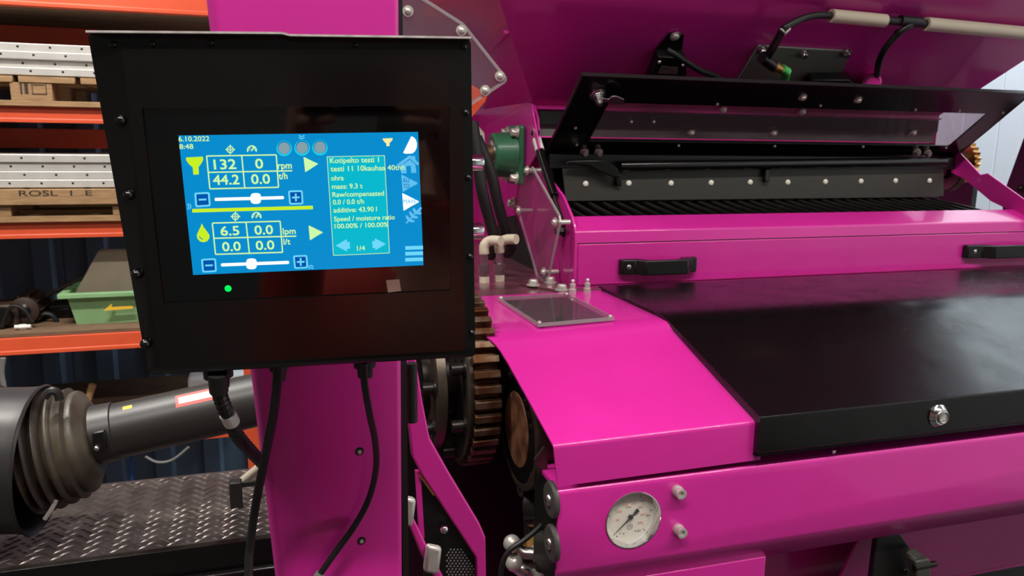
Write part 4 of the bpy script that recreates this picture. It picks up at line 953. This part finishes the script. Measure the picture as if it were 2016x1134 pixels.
# hydraulic hoses with elbows
def hose(pts, lab, uv, e):
    t = thing('hydraulic_hose', lab, 'hose', P(*uv, z=1.2255))
    MB().tube([P(u, v, y=yy) for u, v, yy in pts], .0135, 14).build('hose_run', 'black_rubber', t)
    p = P(*uv, z=1.2255)
    MB().lathe(p, Z, [(0, .012), (.014, .012)], 6).build('base_block', 'beige_pvc', t)
    MB().lathe(p, Z, [(.014, .007), (.02, .007), (.021, .0145), (.041, .0145), (.042, .009), (.07, .0085)], 6).build('hex_nut', 'steel', t)
    MB().tube([p + Z * .066, p + Z * .085, p + V((.012, -.005, .096)), p + V(e)], .0115, 12).build('elbow', 'beige_pvc', t)
    return t
hose([(930, 240, 1.75), (940, 310, 1.74), (950, 380, 1.73), (966, 440, 1.74), (975, 480, 1.76), (965, 503, 1.80)], 'black hydraulic hose nearest the terminal with a pale elbow', (953, 556), (.03, -.03, .098))
hose([(938, 270, 1.80), (966, 340, 1.79), (980, 400, 1.79), (996, 455, 1.80), (1006, 485, 1.82), (998, 499, 1.85)], 'black hydraulic hose further from the terminal with a pale elbow', (983, 553), (.03, -.03, .1))
for u, v, w_, lab in ((930, 321, 36, 'shiny metal plug end above the other at the terminal edge'), (930, 455, 38, 'shiny metal plug end below the other at the terminal edge')):
    t = thing('metal_plug', lab, 'plug', P(u, v, y=1.62), 'plug ends')
    c = P(u, v, y=1.62); rr_ = .0178
    MB().lathe(c - X * .03, X, [(0, rr_), (.048, rr_), (.052, rr_ * .9)], 26).build('body', 'chrome', t, ang=25)
    MB().lathe(c - X * .03, X, [(.015, rr_ * 1.03), (.022, rr_ * 1.03), (.0221, rr_)], 26).build('rib', 'steel', t)
    MB().cyl(c - X * .09, c - X * .03, .012).build('stem', 'dark_steel', t)
    MB().box((c.x - .1, c.y - .02, 1.2255), (c.x - .085, c.y + .02, c.z + .02)).build('support', 'dark_steel', t)
tag(MB().prism([P(u, v, y=1.95) for u, v in ((925, 236), (940, 245), (954, 262), (956, 288), (948, 300), (925, 300))], (0, .01, 0)).build('pale_bracket', 'bright_paint', bevel=.002), 'cream white bracket left of the green bearing', 'bracket')

# sensors and conduits on the hopper front
def H(u, v, off=.0): return P(u, v, pl=(B0 + hn * off, hn))
se = thing('sensor_bracket', 'black sensor bracket bolted on the hopper above the lid', 'sensor', H(1320, 110))
MB().prism([H(u, v, .001) for u, v in ((1317, 64), (1346, 66), (1342, 98), (1290, 97))], hn * .003).build('tab', 'black_gloss', se, bevel=.0008)
MB().prism([H(u, v, .001) for u, v in ((1290, 95), (1344, 98), (1345, 130), (1338, 165), (1262, 165))], hn * .03).build('box', 'black_satin', se, bevel=.002)
bolt(se, H(1329, 71, .004), hn, .0085, .006, 'dome', 'zinc', True)
for u, v in ((1298, 122), (1345, 128)): bolt(se, H(u, v, .031), hn, .0045, .004, 'dome', 'zinc', False, 'screw')
MB().prism([H(u, v, .0312) for u, v in ((1302, 130), (1335, 133), (1333, 146), (1295, 144))], hn * .0006).build('rating_label', 'silver_sticker', se)
MB().tube([H(1313, 99, .036), H(1330, 108, .045), H(1350, 122, .045), H(1380, 140, .04), H(1412, 152, .03), H(1430, 170, .02)], .0075, 12).build('cable', 'black_cable', se)
s2 = thing('sensor_plate', 'grey sensor mounting plate with black elbow plug on the hopper', 'sensor', H(1570, 130))
MB().prism([H(u, v, .001) for u, v in ((1492, 87), (1676, 98), (1668, 112), (1640, 180), (1440, 172))], hn * .006).build('mounting_plate', 'grey_plate', s2, bevel=.002)
for u, v in ((1499, 97), (1581, 105), (1664, 104)):
    bolt(s2, H(u, v, .007), hn, .009, .012, 'hex', 'steel', True)
plug = MB().tube([H(1541, 60, .055), H(1530, 80, .055), H(1515, 105, .055), H(1508, 120, .055)], .0095, 12).build('elbow_plug', 'black_satin', s2)
MB().cyl(H(1500, 113, .055), H(1523, 131, .055), .0135, n=16).build('plug_body', 'black_satin', plug)
MB().cyl(H(1522, 129, .055), H(1529, 134, .055), .0135, n=18).build('knurled_ring', 'brass', plug); MB().cyl(H(1529, 133, .055), H(1541, 139, .055), .010, n=18).build('threaded_socket', 'brass', plug)
MB().cyl(H(1540, 135, .055), H(1549, 143, .055), .011, n=16).build('sensor_body', 'green_plastic', s2, label='green plastic sensor body'); MB().cyl(H(1549, 140, .055), H(1541, 170, .03), .011, n=16).build('sensor_stem', 'green_plastic', s2)
MB().ring([H(u, v, .01) for u, v in ((1578, 160), (1592, 142), (1664, 142), (1700, 175), (1700, 185), (1578, 185))], [H(u, v, .01) for u, v in ((1594, 160), (1600, 150), (1658, 150), (1682, 172), (1682, 180), (1594, 180))], hn * .03).build('pull_handle', 'black_satin', s2, bevel=.003)
MB().prism([H(u, v, .011) for u, v in ((1594, 160), (1600, 150), (1658, 150), (1682, 172), (1682, 180), (1594, 180))], hn * .004).build('handle_recess', 'black_gloss', s2)
cn = thing('cable_conduit', 'black corrugated cable with pale plastic sleeves along the hopper', 'conduit', H(1800, 45))
def slv(u0, v0, u1, v1, r):
    o = MB().cyl(H(u0, v0, .022), H(u1, v1, .022), r, n=24).build('pale_sleeve', 'beige_pvc', cn); return o
slv(1636, 31, 1742, 41, .0155); slv(1822, 47, 2120, 75, .0165)
MB().tube([H(1541, 58, .055), H(1556, 48, .045), H(1582, 36, .032), H(1610, 30, .025), H(1640, 31, .022)], .0085, 12, sub=14, ribs=.93).build('corrugated_tube', 'black_cable', cn)
MB().cyl(H(1539, 64, .055), H(1551, 53, .047), .0098).build('white_marker', 'white_label', cn)
MB().cyl(H(1740, 40, .022), H(1826, 47, .022), .0095).build('straight_tube', 'black_cable', cn); MB().cyl(H(1772, 40, .022), H(1812, 44, .022), .0125).build('tee_joint', 'black_satin', cn)
MB().tube([H(1797, 48, .03), H(1776, 60, .036), H(1750, 86, .04), H(1733, 115, .04), H(1726, 150, .035), H(1724, 185, .03)], .0085, 12, sub=14, ribs=.93).build('corrugated_tube', 'black_cable', cn)
MB().cyl(H(1771, 62, .036), H(1766, 68, .037), .0105).build('joint_ring', 'black_satin', cn)
kb = thing('round_knob', 'small magenta pipe stub behind the lid edge', 'knob', H(1715, 165))
MB().cyl(H(1716, 162, .0), H(1716, 162, .045), .024, n=24).build('stub', 'paint', kb, bevel=.004)
MB().cyl(H(1716, 162, .045), H(1716, 162, .05), .012, n=20).build('stub_cap', 'paint', kb)

# things beyond the right end of the lid
sp_ = thing('chain_sprocket', 'brass coloured sprocket beyond the right lid arm', 'sprocket', P(1890, 315, x=2.02))
cS = P(1886, 318, x=2.02); prof = []
for k in range(72):
    a = 2 * math.pi * k / 72; rr_ = (.060, .0675, .060)[k % 3]; prof.append(cS + V((0, math.cos(a) * rr_, math.sin(a) * rr_)))
MB().prism(prof, (.02, 0, 0)).build('toothed_rim', 'brass', sp_)
MB().cyl(cS - X * .03, cS + X * .035, .035, n=28).build('hub', 'greasy_brown', sp_)
rd = thing('drive_disc', 'dark brown disc behind the right end of the scraper plate', 'disc', P(1870, 345, x=1.985))
cd_ = P(1866, 336, x=1.985); MB().lathe(cd_ - X * .012, X, [(0, .058), (.004, .062), (.024, .062), (.026, .03)], 32).build('disc', 'greasy_brown', rd)
MB().cyl(cd_ - X * .03, cd_ - X * .012, .025).build('hub', 'dark_steel', rd)
bpn = thing('black_panel', 'black steel panel at the far right edge', 'panel', P(2000, 380, x=2.3))
MB().prism([P(u, v, x=2.3) for u, v in ((2030, 232), (1974, 386), (1974, 420), (2120, 440), (2120, 232))], (.006, 0, 0)).build('sheet', 'black_satin', bpn)
bolt(bpn, P(2009, 371, x=2.3), -X, .009, .008, 'dome', 'dark_steel', True)
MB().box((2.29, 2.1, 1.2255), (2.31, 2.4, 1.45)).build('foot', 'black_satin', bpn)

# ================================================================== GEARS UNDER THE COVER
def disc_poly(c, r, n=48): return [V(c) + V((0, math.cos(2 * math.pi * k / n) * r, math.sin(2 * math.pi * k / n) * r)) for k in range(n)]
gw = thing('drive_gear', 'large steel drive gear with rusty teeth below the terminal', 'gear', (.3, 1.31, .97))
gC = V((.30, 1.312, 1.128)); RG = .152; NT = 38; pts = []
for k in range(NT):
    for da, rr_ in ((-.36, RG - .016), (-.24, RG), (.24, RG), (.36, RG - .016)):
        a = 2 * math.pi * (k + da) / NT; pts.append(gC + V((.006, math.cos(a) * rr_, math.sin(a) * rr_)))
MB().prism(pts, (.044, 0, 0)).build('toothed_rim', 'rusty_steel', gw, bevel=.0012, ang=30)
MB().lathe(gC, X, [(-.004, .08), (-.004, RG - .012), (0, RG - .008), (.006, RG - .010), (.006, .08)], 64).build('rim_disc', 'cast_grey', gw, ang=30)
MB().lathe(gC - X * .05, X, [(0, .06), (0, .112), (.003, .117), (.018, .117), (.02, .112), (.02, .06)], 56).build('ring_flange', 'cast_grey', gw, ang=30)
MB().cyl(gC - X * .06, gC + X * .06, .062, n=32).build('hub', 'dark_steel', gw)
for k in range(8):
    a = math.radians(20 + k * 45); p = gC + V((-.004, math.cos(a) * .125, math.sin(a) * .125))
    bolt(gw, p, -X, .0105, .02, 'socket', 'dark_steel', True); p = gC + V((-.05, math.cos(a + .25) * .1, math.sin(a + .25) * .1))
    bolt(gw, p, -X, .0105, .018, 'socket', 'dark_steel', True)
cf = thing('coupling_flange', 'black steel coupling flange with a rusty centre beside the gear', 'flange', (.37, 1.136, .99))
fC = V((.372, 1.134, 1.094))
MB().lathe(fC, -X, [(-.03, .094), (0, .097), (.004, .096), (.005, .088), (.003, .084), (.003, .02)], 56).build('outer_ring', 'cast_grey', cf, ang=30)
MB().lathe(fC - X * .003, -X, [(0, .085), (.002, .084), (.003, .062), (.001, .060)], 48).build('raised_rim', 'black_gloss', cf, ang=30)
MB().lathe(fC - X * .003, -X, [(0, .061), (.0035, .060), (.004, .058)], 40).build('rusty_face', 'rust', cf, label='rusty brown round centre')
for a_, dr_ in ((-25, 1), (-90, 1.04), (205, 1), (62, .98)):
    a = math.radians(a_); d = V((0, math.cos(a), math.sin(a))); t_ = V((0, -d.z, d.y)); c = fC + d * .098 * dr_
    lg_ = MB().prism([c - d * .016 + t_ * .018, c + d * .010 + t_ * .012, c + d * .014, c + d * .010 - t_ * .012, c - d * .016 - t_ * .018], X * .016).build('lug', 'cast_grey', cf, bevel=.002)
    MB().lathe(c - X * .0006, -X, [(0, .0055), (.0008, .005)], 14).build('lug_hole', 'hole_dark', lg_)
MB().cyl(fC + X * .03, fC + X * .22, .03, n=24).build('axle', 'dark_steel', cf)
MB().prism([P(u, v, y=1.02) for u, v in ((1052, 905), (1072, 880), (1078, 885), (1078, 930), (1060, 940))], (0, .004, 0)).build('side_tab', 'cast_grey', cf)
# hydraulic fittings below the flange
hf = thing('hydraulic_coupler', 'cluster of zinc hose couplers below the rusty flange', 'coupler', P(1040, 1110, y=1.12))
MB().cyl(P(1046, 1064, y=1.12), P(1049, 1090, y=1.10), .020, n=6).build('brass_nut', 'brass', hf)
MB().tube([P(1010, 1072, y=1.1), P(1030, 1088, y=1.09), P(1062, 1090, y=1.08), P(1090, 1092, y=1.08)], .010, 12).build('coupler_tube', 'steel', hf)
MB().tube([P(1002, 1092, y=1.1), P(1016, 1112, y=1.09), P(1038, 1124, y=1.08), P(1076, 1126, y=1.08)], .012, 12).build('coupler_tube', 'steel', hf)
for u, v in ((1008, 1070), (1012, 1108), (1050, 1124), (1058, 1089)): MB().sphere(P(u, v, y=1.085), .014).build('coupler_end', 'zinc', hf)
MB().cyl(P(1067, 1018, y=1.06), P(1070, 1122, y=1.06), .0135).build('black_sleeve', 'black_rubber', hf); MB().cyl(P(1070, 1120, y=1.06), P(1070, 1190, y=1.06), .014).build('ferrule', 'zinc', hf)
MB().cyl(P(1042, 985, y=1.15), P(1046, 1062, y=1.13), .012).build('valve_stem', 'dark_steel', hf); MB().sphere(P(1046, 988, y=1.13), .012).build('stem_ball', 'zinc', hf)
MB().cyl(P(1046, 1000, y=1.12), P(1078, 1000, y=1.10), .030).build('valve_body', 'dark_steel', hf)
tag(MB().tube([P(1085, 1012, y=1.02), P(1060, 1040, y=1.02), P(1030, 1065, y=1.02), P(1003, 1084, y=1.02), P(988, 1115, y=1.02), P(984, 1180, y=1.02)], .0042, 10).build('sensor_wire', 'black_cable'), 'thin black wire curving over the zinc hose couplers', 'wire')
# magenta side frame with perforated mesh
YG = .84
sg_ = thing('guard_frame', 'magenta guard frame with black perforated panel right of the post', 'guard frame', P(900, 1134, y=YG))
oc = [(824, 712), (834, 790), (845, 862), (884, 930), (946, 1032), (957, 1058), (962, 1200), (940, 1200)]; ic = [(803, 712), (806, 800), (820, 930), (852, 972), (900, 1030), (938, 1100), (944, 1200), (940, 1200)]
o_ = [P(u, v, y=YG) for u, v in ((818, 700), (832, 790), (846, 862), (884, 930), (944, 1030), (956, 1058), (962, 1400))]
i_ = [P(u, v, y=YG) for u, v in ((800, 700), (802, 800), (812, 900), (828, 932), (895, 1034), (938, 1100), (946, 1400))]
b = MB(); n = len(o_); vs = o_ + i_; e = V((0, .014, 0)); m_ = 2 * n
fs = []
for k in range(n - 1): fs += [(k, k + 1, n + k + 1, n + k), (m_ + k + 1, m_ + k, m_ + n + k, m_ + n + k + 1), (k, m_ + k, m_ + k + 1, k + 1), (n + k, n + k + 1, m_ + n + k + 1, m_ + n + k)]
fs += [(0, n, m_ + n, m_), (n - 1, m_ + n - 1, m_ + m_ - 1, m_ - 1)]
b.add(vs + [p + e for p in vs], fs).build('frame_bar', 'paint', sg_, bevel=.002)
MB().prism([P(u, v, y=YG + .004) for u, v in ((818, 928), (828, 928), (836, 1060), (826, 1060))], (0, .006, 0)).build('inner_bar', 'paint', sg_)
mp_ = [P(u, v, y=YG + .010) for u, v in ((826, 930), (836, 940), (900, 1034), (940, 1100), (946, 1300), (840, 1300), (832, 1060))]
pan = MB().prism(mp_, (0, .003, 0)).build('perforated_panel', 'black_satin', sg_)
b = MB()
for r in range(34):
    for c in range(9):
        u = 880 + c * 7.0 + (r % 2) * 3.5; v = 1082 + r * 5.5 - c * 0
        if u > 884 + (v - 1040) * .62 or u < 860 + max(0, (1108 - v) * 1.0): continue
        q = P(u, v, y=YG + .0095); b.lathe(q, -Y, [(0, .0014), (.0005, .0011)], 6)
b.build('perforation_studs', 'grey_plate', pan, kind='stuff')
b = MB(); b.bar(P(827, 936, y=YG + .003), P(854, 974, y=YG + .003), .002, .004, Y); b.build('wire_edge', 'brass', sg_)
MB().sphere(P(874, 1042, y=YG), .0055, axis=Z).build('panel_rivet', 'chrome', sg_)
MB().prism([P(u, v, y=.78) for u, v in ((803, 1028), (812, 1016), (842, 1078), (880, 1150), (868, 1160), (828, 1090))], (0, .008, 0)).build('lower_link', 'paint', sg_, bevel=.002)
for u, v in ((800, 1005), (851, 1100)):
    p = P(u, v, y=.772)
    MB().obox(p, (.0085, 0, -.003), (0, .005, 0), (.002, 0, .016)).build('link_clamp', 'zinc', sg_, bevel=.004)
tag(MB().tube([P(806, 836, y=.80), P(830, 850, y=.95)], .006, 10).build('link_pin', 'dark_steel'), 'dark pin between the post and the side frame', 'pin') if False else None

# ================================================================== THE PHOTOGRAPHER (mirrored in the terminal glass)
def skin(name, J, E_, m, par, sub=2):
    me = bpy.data.meshes.new(name); ks = list(J); me.from_pydata([J[k][0] for k in ks], [(ks.index(a), ks.index(c)) for a, c in E_], [])
    o = bpy.data.objects.new(name, me); COL.objects.link(o); WL[o.name] = V(); o.parent = par; o.location = -WL[par.name]
    o.modifiers.new('skin', 'SKIN'); d = me.skin_vertices[0].data
    for i, k in enumerate(ks):
        r = J[k][1]; d[i].radius = r if isinstance(r, tuple) else (r, r); d[i].use_root = (i == 0)
    sb = o.modifiers.new('sub', 'SUBSURF'); sb.levels = sub; sb.render_levels = sub
    dg = bpy.context.evaluated_depsgraph_get(); dg.update(); nm = bpy.data.meshes.new_from_object(o.evaluated_get(dg))
    o.modifiers.clear(); o.data = nm; nm.materials.clear(); nm.materials.append(MATS[m])
    for p in nm.polygons: p.use_smooth = True
    return o
mat('skin', (200, 148, 124), .55, noise=.06, nscale=30); mat('jacket', (214, 58, 34), .7, noise=.15, nscale=18); mat('trousers', (30, 34, 46), .8); mat('hair', (52, 40, 32), .6)
px0, py0 = .06, -.36
pe = thing('person', 'person in an orange work jacket holding up a phone, mirrored in the terminal glass', 'person', (px0, py0, FLOOR + .55))
G = FLOOR + .55                               # the step the person stands on
def O(x, y, z): return V((px0 + x, py0 + y, z))
body = {'pel': (O(0, 0, G + .93), (.15, .11)), 'wai': (O(0, 0, G + 1.08), (.135, .10)), 'che': (O(0, .01, G + 1.30), (.16, .11)), 'nec0': (O(0, 0, G + 1.47), .065), 'nec': (O(0, .015, G + 1.54), .055), 'chin': (O(0, .03, G + 1.60), (.062, .075)), 'head': (O(0, .02, G + 1.68), (.075, .095)), 'top': (O(0, .01, G + 1.745), (.06, .075))}
ed = [('pel', 'wai'), ('wai', 'che'), ('che', 'nec0'), ('nec0', 'nec'), ('nec', 'chin'), ('chin', 'head'), ('head', 'top')]
arm_ = {}
for s_, nm in ((-1, 'l'), (1, 'r')):
    hx = (-.095 if s_ < 0 else .085) - px0
    arm_[nm + 'sh'] = (O(s_ * .185, 0, G + 1.42), .06); arm_[nm + 'el'] = (O(s_ * .255, .14, G + 1.20), .046)
    arm_[nm + 'wr'] = (O(hx, .285, 1.505), .029); arm_[nm + 'pa'] = (O(hx * .98, .315, 1.535), (.034, .02))
    ed += [('che', nm + 'sh'), (nm + 'sh', nm + 'el'), (nm + 'el', nm + 'wr'), (nm + 'wr', nm + 'pa')]
    body[nm + 'hi'] = (O(s_ * .09, 0, G + .86), .095); body[nm + 'kn'] = (O(s_ * .10, .02, G + .48), .062); body[nm + 'an'] = (O(s_ * .10, -.02, G + .09), .042); body[nm + 'to'] = (O(s_ * .115, .13, G + .03), .035)
    ed += [('pel', nm + 'hi'), (nm + 'hi', nm + 'kn'), (nm + 'kn', nm + 'an'), (nm + 'an', nm + 'to')]
    for k, (fz, ln_) in enumerate(((.030, .062), (.012, .068), (-.006, .064), (-.024, .052))):
        a = 'f%s%d' % (nm, k); b0 = O(hx * .98, .318, 1.535 + fz)
        arm_[a + '0'] = (b0 + V((0, .004, 0)), .009); arm_[a + '1'] = (b0 + V((-s_ * ln_ * .45, .018, .004)), .0085); arm_[a + '2'] = (b0 + V((-s_ * ln_ * .85, .014, .006)), .0075)
        ed += [(nm + 'pa', a + '0'), (a + '0', a + '1'), (a + '1', a + '2')]
    arm_[nm + 't0'] = (O(hx * .95, .30, 1.555), .011); arm_[nm + 't1'] = (O(hx * .95 - s_ * .03, .305, 1.58), .0095); ed += [(nm + 'pa', nm + 't0'), (nm + 't0', nm + 't1')]
body.update(arm_)
skin('body', body, ed, 'skin', pe, 2)
jk = {k: (body[k][0], tuple(c * f for c in body[k][1]) if isinstance(body[k][1], tuple) else body[k][1] * f) for k, f in (('pel', 1.12), ('wai', 1.16), ('che', 1.14), ('nec0', 1.2), ('lsh', 1.3), ('lel', 1.3), ('rsh', 1.3), ('rel', 1.3))}
for nm in 'lr': jk[nm + 'cu'] = (body[nm + 'el'][0].lerp(body[nm + 'wr'][0], .86), .045)
skin('jacket', jk, [('pel', 'wai'), ('wai', 'che'), ('che', 'nec0'), ('che', 'lsh'), ('lsh', 'lel'), ('lel', 'lcu'), ('che', 'rsh'), ('rsh', 'rel'), ('rel', 'rcu')], 'jacket', pe)
tr_ = {k: (body[k][0] + V((0, 0, .0)), (.155, .118) if k == 'pel' else body[k][1] * 1.22) for k in ('pel', 'lhi', 'lkn', 'rhi', 'rkn')}
for nm in 'lr': tr_[nm + 'an'] = (body[nm + 'an'][0] + V((0, 0, .02)), .07)
skin('trousers', tr_, [('pel', 'lhi'), ('lhi', 'lkn'), ('lkn', 'lan'), ('pel', 'rhi'), ('rhi', 'rkn'), ('rkn', 'ran')], 'trousers', pe)
for s_ in (-1, 1):
    MB().lathe(O(s_ * .115, .05, G), Z, [(0, .05), (.03, .052), (.07, .045), (.11, .04)], 20).build('boot', 'black_rubber', pe)
    MB().sphere(O(s_ * .032, .112, G + 1.675), .0125).build('eye', 'white_label', pe); MB().lathe(O(s_ * .082, .01, G + 1.65), V((s_, 0, 0)), [(-.01, .02), (.006, .026), (.012, .016)], 14).build('ear', 'skin', pe)
MB().lathe(O(0, .105, G + 1.675), V((0, .35, -1)), [(0, .008), (.03, .012), (.048, .018), (.055, .008)], 12).build('nose', 'skin', pe)
MB().tube([O(-.026, .103, G + 1.612), O(0, .110, G + 1.61), O(.026, .103, G + 1.612)], .0055, 8).build('mouth', 'pink_sticker', pe)
MB().lathe(O(0, -.005, G + 1.70), Z, [(-.04, .088), (0, .098), (.04, .093), (.075, .07), (.092, .03), (.096, .004)], 24).build('hair', 'hair', pe)
MB().box((px0 - .26, py0 - .3, FLOOR), (px0 + .26, py0 + .24, G)).build('work_step', 'black_satin', pe)
ph = thing('phone', 'dark phone held up by the person in the orange jacket', 'phone', (0, -.03, 1.55))
MB().obox(CAM - RF * .034, RX * .08, RD * .038, RF * .0045).build('case', 'black_gloss', ph, bevel=.004); MB().lathe(CAM - RF * .0294, RF, [(0, .006), (.001, .005)], 16).build('lens_ring', 'dark_steel', ph)
